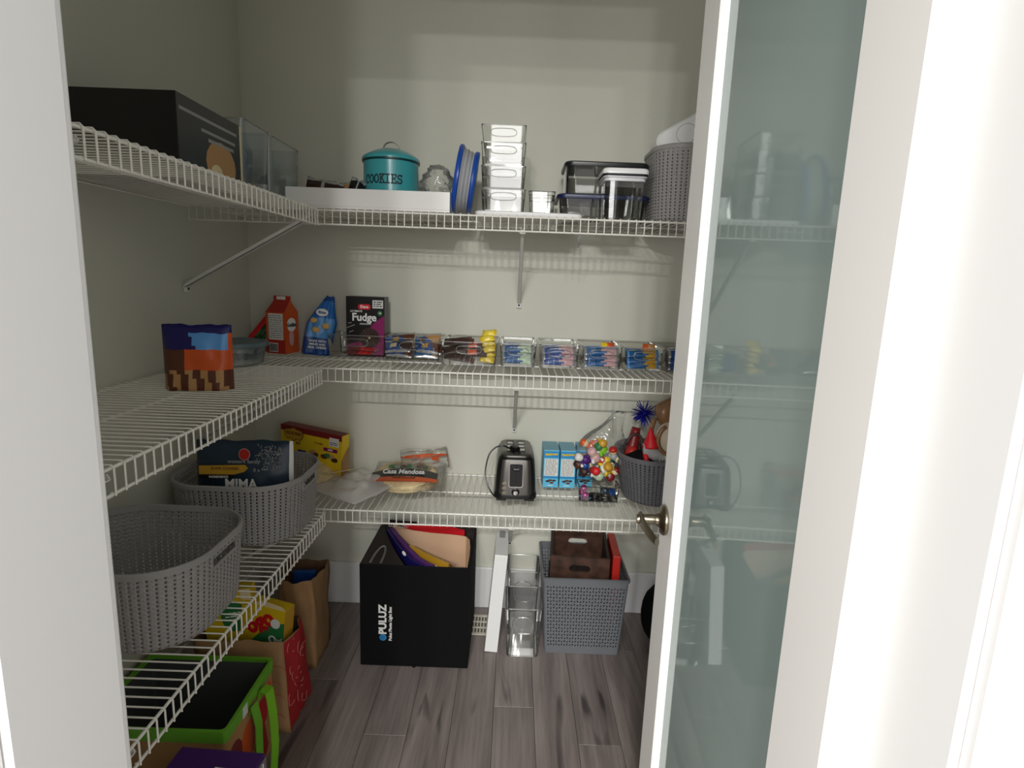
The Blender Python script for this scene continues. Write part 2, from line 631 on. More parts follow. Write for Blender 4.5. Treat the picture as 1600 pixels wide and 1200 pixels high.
# baseboards: tall flat board with an eased top edge
for nm, bx in (('baseboard_back', (XL + .014, XR - .014, YB - .014, YB)), ('baseboard_left', (XL, XL + .014, YF + .016, YB)), ('baseboard_right', (XR - .014, XR, YF, YB))):
    struct(MB().box(*bx, 0.0, .188), nm, 'trim', bevel=.004)
# floor with separate planks running towards the back wall
fl = struct(MB().box(-2.2, 2.2, -3.6, YB, -.06, -.004), 'floor', 'sub')
pw = 0.134
k0 = -9
for k in range(k0, 9):
    x0 = -.022 + k * pw
    a, b = max(x0, XL), min(x0 + pw, XR)
    if b - a < 0.01:
        continue
    j = 1.71 if k == 0 else (0.62 + (k * 0.47) % 1.18)
    ys = [-.9] + sorted({round(v, 3) for v in (j - 1.18, j, j + 1.18) if -.75 < v < YB - .1}) + [YB]
    for ya, yb in zip(ys[:-1], ys[1:]):
        MB().box(a + .0006, b - .0006, ya + .0006, yb - .0006, -.004, rnd.uniform(-.0003, 0)).build('plank', 'floor', fl, bevel=.0008, seg=1)

# floor register
v = thing('floor_vent', 'cream metal floor register between the black box and the white board', 'vent', (-.10, 2.165, 0))
MB().box(-.15, .055, -.07, .07, .0002, .003).build('base_plate', 'ventd', v)
fr = MB()
fr.box(-.15, .055, -.07, -.056, .002, .006)
fr.box(-.15, .055, .056, .07, .002, .006)
fr.box(-.15, -.14, -.07, .07, .002, .006)
fr.box(.045, .055, -.07, .07, .002, .006)
for yy in (-.02, .02):
    fr.box(-.15, .055, yy - .004, yy + .004, .002, .006)
fr.build('frame', 'ventw', v, bevel=.001, seg=1)
for i in range(15):
    for y0, y1 in ((-.054, -.025), (-.015, .015), (.025, .054)):
        x = -.137 + i * .0128
        MB().box(x, x + .0062, y0, y1, .002, .0055).build('slat', 'ventw', v)

# ---------------------------------------------------------------- door, opened into the pantry
TH = R_(-1.9)
nx_, ny_ = math.cos(TH), math.sin(TH)
tx_, ty_ = -ny_, nx_
dloc = (nx_ * .335 + tx_ * .506, ny_ * .335 + ty_ * .506, 0.008)
door = bpy.data.objects.new('door_1', None)
COL.objects.link(door)
door.location = dloc
door.rotation_euler = (0, 0, TH)
door['kind'] = 'structure'
DH = 2.44
FX, BX, GX = -.035, 0.0, -.019      # visible face, back face, pane plane (local x)
MB().box(FX, BX, 0, .104, 0, DH).build('hinge_stile', 'door', door, bevel=.001, seg=1)
MB().box(FX, BX, .606, .71, 0, DH).build('latch_stile', 'door', door, bevel=.001, seg=1)
MB().box(FX, BX, .104, .606, 0, .2).build('rail', 'door', door, bevel=.001, seg=1)
MB().box(FX, BX, .104, .606, DH - .105, DH).build('rail', 'door', door, bevel=.001, seg=1)
MB().box(GX, GX + .006, .098, .612, .194, DH - .099).build('glass', 'glass', door)


def bead(a, b, zv):
    """stepped glazing bead; runs vertical (zv) or horizontal"""
    q = MB()
    for d, dep in ((.0, .0145), (.0022, .0105), (.0045, .006)):
        if zv:
            s = 1 if a < .3 else -1
            q.box(GX - dep, GX, min(a, a + s * (d + .0024)), max(a, a + s * (d + .0024)), .2, DH - .105)
        else:
            s = 1 if a < 1 else -1
            q.box(GX - dep, GX, .104, .606, min(a, a + s * (d + .0024)), max(a, a + s * (d + .0024)))
    q.build('glazing_bead', 'door', door, bevel=.0006, seg=1)


bead(.104, 0, True)
bead(.606, 0, True)
bead(.2, 0, False)
bead(DH - .105, 0, False)
MB().box(FX + .004, BX - .004, .7095, .711, .85, .98).build('latch_plate', 'nickel', door)
# lever handle: rose, neck and lever turned towards the hinges
HY, HZ = 1.172 - .506, .917 - .008
hd = MB()
Mh = Matrix.Translation((FX, HY, HZ)) @ Matrix.Rotation(R_(-90), 4, 'Y')
hd.lathe([(.0315, 0), (.0325, .002), (.0325, .006), (.030, .0095), (.020, .0125), (.0155, .015), (.0135, .018), (.0125, .022)], 40, 0, True, True, Mh)
ho = hd.build('handle', 'nickel', door, smooth=True)
nk = MB()
nk.lathe([(.0108, .019), (.0108, .0245), (.0100, .025), (.0108, .0255), (.0108, .058), (.009, .062)], 28, 0, True, True, Mh)
nk.build('neck', 'nickel', ho, smooth=True)
lv = MB()
rings = []
for i in range(13):
    t = i / 12
    yy = HY + .010 - .118 * t
    wz = .0135 * (1 - .30 * t)
    wx = .0058 * (1 - .25 * t)
    cx = FX - .0525 + .012 * t * t
    cz = HZ - .002 * t
    rings.append([(cx + wx * math.cos(2 * math.pi * q / 14), yy, cz + wz * math.sin(2 * math.pi * q / 14)) for q in range(14)])
lv.loft(rings, 0, True, True, True)
lv.build('lever', 'nickel', ho, smooth=True)
for z in (.18, .9, 1.6, 2.25):
    MB().tube([(BX + .004, -.004, z - .045), (BX + .004, -.004, z + .045)], .006, 10).build('hinge', 'nickel', door, smooth=True)

# ---------------------------------------------------------------- wire shelves
ST, SM, SL = 1.613, 1.104, 0.606       # top surfaces of the three shelf levels
WR = .0018


def wire_mesh(depth):
    q = MB()
    q.tube([(0, 0, -WR), (0, -depth * .5, -WR), (0, -depth + .004, -WR), (0, -depth, -WR - .004), (0, -depth, -.052)], WR, 6)
    return q


def wire_shelf(label, length, depth, loc, rz):
    t = thing('wire_shelf', label, 'shelf', loc, rz, 'white wire pantry shelves')
    for nm, y, z, r in (('back_rail', -.012, -.0062, .0028), ('mid_rail', -depth * .5, -.0062, .0028), ('front_rail', -depth + .0050, -.0066, .0031), ('lip_rail', -depth + .0046, -.050, .0029)):
        MB().tube([(0, y, z), (length, y, z)], r, 8).build(nm, 'wire', t, smooth=True)
    first = None
    n = int((length - .012) / .0254)
    for i in range(n + 1):
        if first is None:
            first = wire_mesh(depth).build('wire', 'wire', t, smooth=True)
            o = first
        else:
            o = first.copy()
            COL.objects.link(o)
            o.parent = t
        o.location = (.006 + i * .0254, 0, 0)
    return t


for nm, z in (('top', ST), ('middle', SM), ('bottom', SL)):
    wire_shelf('long white wire shelf along the back wall, %s of three' % nm, 2.148, .42, (XL + .003, YB - .001, z), 0)
    # the left-hand shelf: runs from the doorway wall to the front lip of the back shelf
    wire_shelf('white wire shelf on the left wall, %s of three' % nm, 1.372, .428, (XL + .001, YF + .004, z - .004), R_(90))


def brace(label, loc, rz, depth, drop, top=-.046, k=1.0):
    """steel strut from the front lip down to a small plate on the wall; local y runs away from the wall (negative)"""
    t = thing('shelf_brace', label, 'bracket', loc, rz, 'white steel shelf braces')
    a = Vector((0, -depth + .006, top))
    b = Vector((0, -.012, -drop))
    d = (a - b).normalized()
    nn = Vector((1, 0, 0)).cross(d)
    q = MB()
    L = (a - b).length
    M = Matrix((Vector((1, 0, 0)), d, nn)).transposed().to_4x4()
    M.translation = b
    q.box(-.0065 * k, .0065 * k, 0, L, -.001, .001, 0, M)
    q.box(-.0065 * k, -.005 * k, 0, L, -.011, .001, 0, M)
    q.box(.005 * k, .0065 * k, 0, L, -.011, .001, 0, M)
    q.build('strut', 'brace', t)
    MB().box(-.009, .009, -.0135, -.001, -drop - .017, -drop + .012).build('foot_plate', 'brace', t, bevel=.002)
    MB().lathe([(.0045, 0), (.004, .002), (.001, .003)], 12, 0, False, True, Matrix.Translation((0, -.0135, -drop - .006)) @ Matrix.Rotation(R_(90), 4, 'X')).build('screw', 'screw', t)
    MB().tube([(-.008, -depth + .005, -.050), (-.008, -depth + .004, -.056), (.008, -depth + .004, -.056), (.008, -depth + .005, -.050)], .0025, 6).build('hook', 'brace', t)
    return t


for nm, z in (('top', ST), ('middle', SM), ('bottom', SL)):
    brace('white diagonal brace under the %s back shelf, screwed to the wall' % nm, (.016, YB, z), 0, .42, .295)
    brace('white diagonal brace under the far end of the %s left shelf' % nm, (XL, 1.853, z), R_(90), .428, .262, -.03, 1.9)
    brace('white diagonal brace under the near end of the %s left shelf' % nm, (XL, .86, z), R_(90), .428, .262, -.03, 1.9)
# little loose clip hanging under the top shelf lip
c = MB()
c.tube([(0, 0, 0), (0, -.006, -.022), (0, .004, -.036)], .003, 8)
c.box(-.004, .004, -.004, .004, -.012, 0)
tag(c.build('shelf_clip', 'rim', loc=(.198, 1.912, ST - .056)), 'small clear clip hanging under the lip of the top back shelf', 'clip')

# ---------------------------------------------------------------- builders for kinds of object


def clear_bin(name, label, x0, x1, y0, y1, z, h, taper=.008, group=None, body='clear', rim='rim', r=.010, handle=True, rail=True):
    t = thing(name, label, 'bin', ((x0 + x1) / 2, (y0 + y1) / 2, z), 0, group)
    w, d = (x1 - x0) / 2, (y1 - y0) / 2
    top = rrect(-w, w, -d, d, r)
    bot = rrect(-w + taper, w - taper, -d + taper, d - taper, r)
    e = .0018
    topi = rrect(-w + e, w - e, -d + e, d - e, r - e)
    boti = rrect(-w + taper + e, w - taper - e, -d + taper + e, d - taper - e, r - e)
    q = MB()
    q.loft([at_z(bot, .0005), at_z(top, h - .003)], 0, True, True)
    q.loft([at_z(boti, .0028), at_z(topi, h - .003)], 0, True, True)
    q.build('shell', body, t, smooth=True)
    k = MB()
    k.loft([at_z(rrect(-w - .0015, w + .0015, -d - .0015, d + .0015, r), h - .003), at_z(rrect(-w - .0015, w + .0015, -d - .0015, d + .0015, r), h), at_z(topi, h), at_z(topi, h - .003)], 0, loop=True)
    k.build('rim', rim, t)
    b = MB()
    rb = rrect(-w + taper - .0003, w - taper + .0003, -d + taper - .0003, d - taper + .0003, r)
    ri = rrect(-w + taper + .004, w - taper - .004, -d + taper + .004, d - taper - .004, r - .004)
    b.loft([at_z(rb, 0), at_z(rb, .004), at_z(ri, .004), at_z(ri, 0)], 0, loop=True)
    b.build('base_edge', rim, t)
    if handle:
        hw, hh = min(.045, w * .58), h * .17
        zc = h * .66
        yy = -d + taper * (1 - zc / h) - .001
        sl = taper / h
        pts = []
        for i in range(28):
            a = 2 * math.pi * i / 28
            cx = hw * math.copysign(abs(math.cos(a)) ** .55, math.cos(a))
            cz = hh * math.copysign(abs(math.sin(a)) ** .8, math.sin(a))
            pts.append((cx, yy - sl * cz, zc + cz))
        MB().tube(pts, .0016, 6, 0, True).build('handle_ring', rim, t, smooth=True)
    return t


def carton(name, label, w, d, h, loc, rz, mats, cat='box', group=None, rot=None, split=None, bevel=.0012):
    """printed cardboard box, origin at the middle of its base; mats = body material"""
    t = thing(name, label, cat, loc, rz, group, rot)
    MB().box(-w / 2, w / 2, -d / 2, d / 2, 0, h).build('carton', mats, t, bevel=bevel)
    return t


def patch(parent, name, mt, x0, x1, z0, z1, y, th=.0006):
    return MB().box(x0, x1, y - th, y, z0, z1).build(name, mt, parent)


def poly_patch(parent, name, mt, pts, y, th=.0006):
    a = [(p[0], y, p[1]) for p in pts]
    b = [(p[0], y - th, p[1]) for p in pts]
    return MB().loft([a, b], 0, True, True, True).build(name, mt, parent)


def lines(parent, x0, x1, z0, z1, n, y, mt='greyink', seed=1, th=.0005, name='small_print'):
    q = MB()
    rr = random.Random(seed)
    dz = (z1 - z0) / n
    for i in range(n):
        z = z1 - (i + .5) * dz
        x = x0
        while x < x1 - .004:
            l = rr.uniform(.006, .022)
            q.box(x, min(x + l, x1), y - th, y, z - dz * .22, z + dz * .22)
            x += l + .003
    return q.build(name, mt, parent)


def knit_basket(label, w, d, h, r, loc, rz=0, taper=.012, mt='greybask', group='grey knit-look baskets', slot='x', cat='basket', seed=0):
    t = thing('knit_basket', label, cat, loc, rz, group)
    # dense rounded-rectangle path
    def path(hw, hd, rr, n):
        seg = []
        c = [(hw - rr, -hd + rr, -90), (hw - rr, hd - rr, 0), (-hw + rr, hd - rr, 90), (-hw + rr, -hd + rr, 180)]
        L1, L2, La = 2 * (hd - rr), 2 * (hw - rr), math.pi * rr / 2
        per = 2 * (L1 + L2) + 4 * La
        pts = []
        for i in range(n):
            s = per * i / n
            for q in range(4):
                cx, cy, a0 = c[q]
                if s <= La:
                    a = R_(a0 + 90 * s / La)
                    pts.append((cx + rr * math.cos(a), cy + rr * math.sin(a), math.cos(a), math.sin(a)))
                    break
                s -= La
                Lq = L1 if q % 2 == 0 else L2
                if s <= Lq:
                    a = R_(a0 + 90)
                    pts.append((cx + rr * math.cos(a) - math.sin(a) * s, cy + rr * math.sin(a) + math.cos(a) * s, math.cos(a), math.sin(a)))
                    break
                s -= Lq
            else:
                pts.append(pts[-1])
        return pts, per
    _, per = path(w / 2, d / 2, r, 8)
    ncol = int(per / .0165)
    sub = 8
    N = ncol * sub
    nr = int(h / .0027)
    vs, ivs, fs, ifs = [], [], [], []
    hz = h - .012
    for j in range(nr + 1):
        v = j / nr
        tp = taper * (1 - v)
        bulge = .0
        low = max(0, 1 - v / .08)
        pts, _ = path(w / 2 - tp - .012 * low * low, d / 2 - tp - .012 * low * low, max(.01, r - tp * .5), N)
        z = v * hz
        for i, (x, y, nx, ny) in enumerate(pts):
            u = (i % sub) / sub
            ph = z / .0105 + abs(u - .5) * 1.3
            s = math.sin(math.pi * u)
            dd = .0024 * s ** .6 * (.45 + .55 * math.cos(2 * math.pi * ph)) + .0008 * s
            if abs(u - .5) < .07:
                dd -= .0010
            vs.append((x + nx * dd, y + ny * dd, z))
            ivs.append((x - nx * .0030, y - ny * .0030, z))

    def in_slot(i, j):
        v = j / nr
        if not (.80 < v < .93):
            return False
        x, y = ivs[j * N + i][:2]
        if 'x' in slot and abs(y) < min(.055, d / 2 - r * .4) and abs(x) > w / 2 - .05:
            return True
        if 'y' in slot and abs(x) < .055 and abs(y) > d / 2 - .05:
            return True
        return False
    for j in range(nr):
        for i in range(N):
            i2 = (i + 1) % N
            q = (j * N + i, j * N + i2, (j + 1) * N + i2, (j + 1) * N + i)
            if in_slot(i, j):
                continue
            if (i % sub) in (0, sub - 1) and .03 < j / nr < .97 and (j % 4) < 2:
                continue
            fs.append(q)
    ST_ = sub // 2
    NI = N // ST_
    ivs2, ifs = [], []
    nri = 24
    for j in range(nri + 1):
        jj = round(nr * j / nri)
        for i in range(NI):
            ivs2.append(ivs[jj * N + i * ST_])
    for j in range(nri):
        for i in range(NI):
            if in_slot(i * ST_, round(nr * (j + .5) / nri)):
                continue
            i2 = (i + 1) % NI
            ifs.append((j * NI + i, (j + 1) * NI + i, (j + 1) * NI + i2, j * NI + i2))
    q = MB()
    q.add(vs, fs)
    q.add(ivs[:N:ST_], [tuple(range(NI))])
    me_o = q.build('knit_wall', mt, t, smooth='all')
    pts, _ = path(w / 2 + .0005, d / 2 + .0005, r, 120)
    rim = MB()
    A = [(x + nx * .0035, y + ny * .0035, hz - .003) for x, y, nx, ny in pts]
    B = [(x + nx * .004, y + ny * .004, hz + .008) for x, y, nx, ny in pts]
    C = [(x + nx * .001, y + ny * .001, hz + .012) for x, y, nx, ny in pts]
    D = [(x - nx * .0035, y - ny * .0035, hz + .011) for x, y, nx, ny in pts]
    E_ = [(x - nx * .0045, y - ny * .0045, hz - .003) for x, y, nx, ny in pts]
    rim.loft([A, B, C, D, E_], 0, loop=True)
    rim.build('rim', mt, t, smooth=True)
    for side in ((1, -1) if slot else ()):
        zz = (.80 * hz, .93 * hz)
        for ax in slot:
            lim = min(.055, d / 2 - r * .4) if ax == 'x' else .055
            off = (w if ax == 'x' else d) / 2 - taper * .15 + .0004
            P = []
            for a, b in ((-lim, zz[0]), (lim, zz[0]), (lim, zz[1]), (-lim, zz[1])):
                P.append((side * off, a, b) if ax == 'x' else (a, side * off, b))
            MB().tube(P, .0030, 6, 0, True).build('handle_frame', mt, t, smooth=True)
    return t


def snack(name, label, w, h, t_, mats, fn, loc, rot, group, seed, cat='snack bar'):
    """foil packet lying on its back, front side up unless rotated"""
    o = pouch(w, h, t_, mats, fn, 12, 6, seed, .0022, False, 0, .07).build(name, mats, None, loc, rot, smooth='all')
    return tag(o, label, cat, group)


# ---------------------------------------------------------------- top shelf, left
zt = ST - .004
t = carton('cookie_box', 'black cookie box with pale edge at the near end of the top left shelf', .26, .30, .180, (-.885, 1.49, zt), R_(0), 'boxblack')
MB().box(.1300, .1306, .142, .150, .002, .178).build('pale_edge', 'cream', t)
MB().box(.1300, .1306, -.14, .125, .146, .153).build('print_line', 'greyink', t)
MB().box(.1300, .1306, -.05, .115, .120, .127).build('print_line', 'greyink', t)
MB().box(.1300, .1306, -.02, .105, .102, .110).build('print_line', 'greyink', t)
MB().ball((0, 0, 0), (.0012, .075, .055), 20, 8, 0, Matrix.Translation((.130, .04, .058))).build('cookie_picture', 'tan', t, smooth='all')
MB().ball((0, 0, 0), (.0018, .03, .022), 14, 6, 0, Matrix.Translation((.1305, .015, .035))).build('cookie_filling', 'cream', t, smooth='all')
clear_bin('tall_clear_bin', 'tall clear plastic bin beside the black cookie box on the top left shelf', -.985, -.750, 1.652, 1.822, zt, .205, .006, 'tall clear bins on the top left shelf', 'cleargrey', 'rim', .018, False)
clear_bin('tall_clear_bin', 'tall clear plastic bin in the far corner of the top left shelf', -.985, -.750, 1.830, 2.062, zt + .0045, .198, .006, 'tall clear bins on the top left shelf', 'cleargrey', 'rim', .018, True)

# ---------------------------------------------------------------- top shelf, back
t = thing('white_tray', 'long white lacquered tray on the top shelf holding the teal tin', 'tray', (-.481, 2.075, ST))
q = MB()
q.box(-.262, .262, -.170, .170, 0, .008)
for a in ((-.262, .262, -.170, -.160), (-.262, .262, .160, .170), (-.262, -.252, -.160, .160), (.252, .262, -.160, .160)):
    q.box(*a, .008, .063)
q.build('tray_body', 'whitegloss', t, bevel=.0012)

# cookie tin
t = thing('cookie_tin', 'teal enamel cookie tin with black lettering and wire handle in the white tray', 'tin', (-.437, 2.055, ST + .008))
bd = MB()
bd.lathe([(.088, 0), (.091, .003), (.092, .01), (.092, .168)], 56, 0, True, True)
bd.build('tin_body', 'tealmetal', t, smooth=True)
MB().lathe([(.093, .160), (.0955, .161), (.0965, .164), (.0955, .167), (.093, .168)], 56, 0).build('dark_rim', 'darkteal', t, smooth=True)
ld = MB()
ld.lathe([(.0965, .1665), (.097, .172), (.094, .178), (.080, .187), (.060, .197), (.040, .204), (.015, .208), (.001, .2085)], 56, 0, True, True)
lo = ld.build('lid', 'tealmetal', t, smooth=True)
pts = [(-.033, 0, .2045), (-.029, 0, .2085)] + [(.026 * math.cos(math.pi - math.pi * i / 10), 0, .210 + .021 * math.sin(math.pi * i / 10)) for i in range(11)] + [(.029, 0, .2085), (.033, 0, .2045)]
MB().ribbon(pts, (0, 1, 0), .006, .0012).build('handle', 'steel', lo, smooth=True)
def slab_word(word, height, radius, zc, shift, wd):
    """typewriter lettering: strokes with slab serifs, wrapped round a cylinder of the given radius"""
    arc = lambda cx, cz, rx, rz, a0, a1, n=14: [(cx + rx * math.cos(R_(a0 + (a1 - a0) * i / n)), cz + rz * math.sin(R_(a0 + (a1 - a0) * i / n))) for i in range(n + 1)]
    G = {'O': [arc(.36, .5, .30, .46, 0, 360, 24)],
         'C': [arc(.38, .5, .32, .46, 48, 312, 20), [(.60, .84), (.62, .98)], [(.60, .84), (.62, .66)]],
         'K': [[(.16, 0), (.16, 1)], [(.02, 0), (.32, 0)], [(.02, 1), (.32, 1)], [(.60, 1), (.20, .44)], [(.32, .58), (.64, 0)], [(.46, 1), (.74, 1)], [(.50, 0), (.78, 0)]],
         'I': [[(.30, 0), (.30, 1)], [(.08, 0), (.52, 0)], [(.08, 1), (.52, 1)]],
         'E': [[(.14, 0), (.14, 1)], [(.0, 0), (.64, 0)], [(.0, 1), (.62, 1)], [(.14, .52), (.44, .52)], [(.64, 0), (.64, .24)], [(.62, 1), (.62, .78)], [(.44, .40), (.44, .64)]],
         'S': [arc(.34, .74, .25, .23, 20, 270, 14) + arc(.34, .26, .27, .25, 90, -165, 14), [(.58, .80), (.58, 1)], [(.07, .22), (.07, 0)]]}
    q = MB()
    adv = .80
    for li, ch in enumerate(word):
        x0 = (li - len(word) / 2) * adv
        for st in G[ch]:
            for (ax, az), (bx, bz) in zip(st[:-1], st[1:]):
                dx, dz = bx - ax, bz - az
                l = math.hypot(dx, dz) or 1
                ex, ez = dx / l * wd * .4, dz / l * wd * .4
                px, pz = -dz / l * wd / 2, dx / l * wd / 2
                P = []
                for rr_ in (radius, radius + .0005):
                    for (u, w_) in ((ax - ex + px, az - ez + pz), (ax - ex - px, az - ez - pz), (bx + ex - px, bz + ez - pz), (bx + ex + px, bz + ez + pz)):
                        a = ((u + x0) * height * .92 + shift) / radius
                        P.append((rr_ * math.sin(a), -rr_ * math.cos(a), zc + (w_ - .5) * height))
                q.add(P, [(4, 5, 6, 7), (0, 1, 5, 4), (1, 2, 6, 5), (2, 3, 7, 6), (3, 0, 4, 7)])
    return q.build('lettering', 'inkteal', t)


slab_word('COOKIES', .0265, .0922, .099, -.010, .17)
# packets lying in the tray, their tops just above its rim
for i, (x, y, mm, lb, a) in enumerate(((-.665, 2.02, 'choc', 'brown snack packet lying left of the teal tin in the white tray', 8), (-.60, 2.06, 'kraft', 'tan snack packet lying close left of the teal tin in the white tray', -12), (-.545, 1.955, 'black', 'small black packet tucked against the left foot of the teal tin', 20))):
    o = pouch(.12 if i < 2 else .05, .085, .03, [mm, 'foil'], lambda u, v: 1 if v > .9 or v < .1 or .45 < u < .5 else 0, 12, 8, i + 3, .006).build('snack_packet', [mm, 'foil'], None, (x, y, ST + .026), (R_(-16), R_(a), R_(a)), smooth='all')
    tag(o, lb, 'packet', 'packets in the white tray')
rr = random.Random(4)
q = MB()
ring = []
for j in range(13):
    v = j / 12
    rad = .058 * math.sin(math.pi * (.12 + .80 * v)) ** .7
    ring.append([((rad * (1 + .25 * math.sin(5 * 6.283 * k / 28 + 3 * j) + .12 * rr.uniform(-1, 1))) * math.cos(6.283 * k / 28), (rad * (1 + .25 * math.sin(4 * 6.283 * k / 28 - 2 * j) + .12 * rr.uniform(-1, 1))) * .8 * math.sin(6.283 * k / 28), .155 * v + .008 * rr.uniform(-1, 1)) for k in range(28)])
q.loft(ring, 0, True, True, True)
tag(q.build('cellophane_bag', 'film', None, (-.285, 2.10, ST + .018), smooth='all'), 'crumpled clear cellophane bag at the right end of the white tray', 'bag')

# collapsible bowl standing on edge
t = thing('collapsible_bowl', 'grey collapsible bowl with blue rims standing on edge against the clear bin stack', 'bowl', (-.186, 2.035, ST + .1170), 0, None, (0, R_(8), R_(4)))
My = Matrix.Rotation(R_(90), 4, 'Y')
MB().lathe([(.104, -.031), (.1125, -.030), (.1155, -.026), (.1155, -.018), (.110, -.014), (.104, -.016)], 56, 0, M=My).build('large_rim', 'bluegl', t, smooth=True)
MB().lathe([(.105, -.018), (.108, -.012), (.101, -.006), (.1045, 0), (.097, .006), (.100, .012), (.094, .018), (.096, .026)], 56, 0, M=My).build('folded_wall', 'greysil', t, smooth=True)
MB().lathe([(.085, .038), (.098, .038), (.101, .034), (.101, .026), (.096, .022)], 56, 0, True, False, M=My).build('foot_ring', 'bluegl', t, smooth=True)

# flat white board under the bins and the jar
t = thing('white_board_lid', 'flat white plastic lid lying under the clear bin stack on the top shelf', 'lid', (.034, 2.06, ST))
q = MB()
q.loft([at_z(rrect(-.172, .172, -.128, .128, .02), 0), at_z(rrect(-.175, .175, -.13, .13, .022), .004), at_z(rrect(-.175, .175, -.13, .13, .022), .012), at_z(rrect(-.170, .170, -.126, .126, .02), .0145)], 0, True, True, True)
q.build('board', 'white', t, smooth=True)
zb = ST + .0150
names = ['lowest', 'second from the bottom', 'third from the bottom', 'topmost, nested into the one below']
for i, (z, dx) in enumerate(((zb, .002), (zb + .0715, .0), (zb + .143, -.002), (zb + .196, -.003))):
    clear_bin('clear_stacking_bin', 'clear handled bin in the stack on the top shelf, %s' % names[i], -.124 + dx, .019 + dx, 1.945, 2.175, z, .0705, .004 if i < 3 else .009, 'stack of clear bins on the top shelf')
t = clear_bin('small_clear_jar', 'small square clear jar standing right of the clear bin stack', .033, .120, 1.972, 2.06, zb, .072, .004, None, 'glasspot', 'rimdark', .012, False)
t['category'] = 'jar'
MB().loft([at_z(rrect(-.0405, .0405, -.041, .041, .011), .047), at_z(rrect(-.0425, .0425, -.043, .043, .011), .050), at_z(rrect(-.0415, .0415, -.042, .042, .011), .053)], 0).build('shoulder_ridge', 'rim', t, smooth=True)


def food_box(name, label, x0, x1, y0, y1, z, h, lid, taper, label_w):
    t = thing(name, label, 'food container', ((x0 + x1) / 2, (y0 + y1) / 2, z), 0, 'rectangular glass food containers')
    w, d = (x1 - x0) / 2, (y1 - y0) / 2
    q = MB()
    rg = lambda k, zz, rr=.03: at_z(rrect(-w + k, w - k, -d + k, d - k, rr), zz)
    q.loft([rg(taper, 0), rg(taper * .8, .003), rg(.008, h * .85), rg(.006, h - .012)], 0, True, True)
    q.loft([rg(taper + .004, .006), rg(.012, h * .85), rg(.010, h - .012)], 0, True, True)
    q.build('glass_body', 'glasspot', t, smooth=True)
    q = MB()
    q.loft([rg(.001, h - .016), rg(0, h - .012), rg(0, h - .004), rg(.004, h), rg(.012, h - .0005), rg(.018, h - .003)], 0, True, True, True)
    q.build('lid', lid, t, smooth=True)
    return t


food_box('glass_food_container', 'glass food container with navy lid, lower of two on the top shelf', .130, .446, 2.03, 2.25, ST, .092, 'navy', .022, 0)
food_box('glass_food_container', 'glass food container with charcoal lid, upper of two on the top shelf', .152, .440, 2.045, 2.25, ST + .0925, .108, 'darklid', .012, 0)

# pop-top canister
t = thing('square_canister', 'clear square canister with white push lid in front of the glass containers', 'canister', (.337, 1.975, ST))
q = MB()
q.loft([at_z(rrect(-.058, .058, -.056, .056, .016), .0), at_z(rrect(-.062, .062, -.059, .059, .016), .128)], 0, True, True)
q.loft([at_z(rrect(-.0555, .0555, -.0535, .0535, .014), .005), at_z(rrect(-.0595, .0595, -.0565, .0565, .014), .128)], 0, True, True)
q.build('body', 'glasspot', t, smooth=True)
q = MB()
for zs, k in (((.118, .128), .066), ((.1285, .134), .0705)):
    q.loft([at_z(rrect(-k, k, -k + .004, k - .004, .018), zs[0]), at_z(rrect(-k, k, -k + .004, k - .004, .018), zs[1])], 0, True, True, True)
q.build('seal_ring', 'offwhite', t, smooth=True)
MB().loft([at_z(rrect(-.0715, .0715, -.0675, .0675, .018), .1325), at_z(rrect(-.0715, .0715, -.0675, .0675, .018), .1405)], 0, True, True, True).build('gasket', 'ink', t, smooth=True)
MB().loft([at_z(rrect(-.0735, .0735, -.070, .070, .02), .1395), at_z(rrect(-.074, .074, -.0705, .0705, .02), .150), at_z(rrect(-.070, .070, -.067, .067, .02), .156)], 0, True, True, True).build('push_lid', 'white', t, smooth=True)

knit_basket('grey knit-look basket on the top shelf behind the open door', .34, .30, .245, .10, (.612, 2.085, ST), 0, .016, 'greybask', slot='y')
# white handset box lying in the top basket
t = thing('white_appliance', 'white rounded plastic appliance with a round face, lying in the top basket', 'appliance', (.560, 2.07, ST + .300), 0, None, (0, R_(-30), 0))
q = MB()
q.loft([[(p[0], -.05, p[1]) for p in rrect(-.12, .12, -.044, .044, .036)], [(p[0], -.06, p[1]) for p in rrect(-.112, .112, -.038, .038, .032)]], 0, True, False, True)
q.loft([[(p[0], -.05, p[1]) for p in rrect(-.12, .12, -.044, .044, .036)], [(p[0], .05, p[1]) for p in rrect(-.12, .12, -.044, .044, .036)]], 0, True, False, True)
q.build('body', 'white', t, smooth=True)
MB().tube([(-.02 + .034 * math.cos(a * math.pi / 16), -.060, .0 + .030 * math.sin(a * math.pi / 16)) for a in range(32)], .0008, 6, 0, True).build('face_ring', 'greyink', t)
MB().box(-.02, .012, -.0612, -.060, .004, .007).build('slit', 'whitegloss', t)

# ---------------------------------------------------------------- middle shelf, left
zm = SM - .004


def fn_food(u, v):
    if v > .86:
        return 4
    if v > .62 and u < .93:
        return 0 if (u + v * .6) > .9 else 4
    if v > .32:
        return 1 if u > .35 else 2
    return 3 if (math.sin(30 * u + 8 * v) > .1) else 2


t = thing('snack_pouch', 'blue and brown standing snack pouch at the near end of the middle left shelf', 'pouch', (-.815, 1.478, zm), R_(12))
pouch(.165, .168, .07, ['lblue', 'orange', 'brown', 'tan', 'dpurple'], fn_food, 18, 16, 5, .003, True).build('pouch_body', ['lblue', 'orange', 'brown', 'tan', 'dpurple'], t, smooth='all')

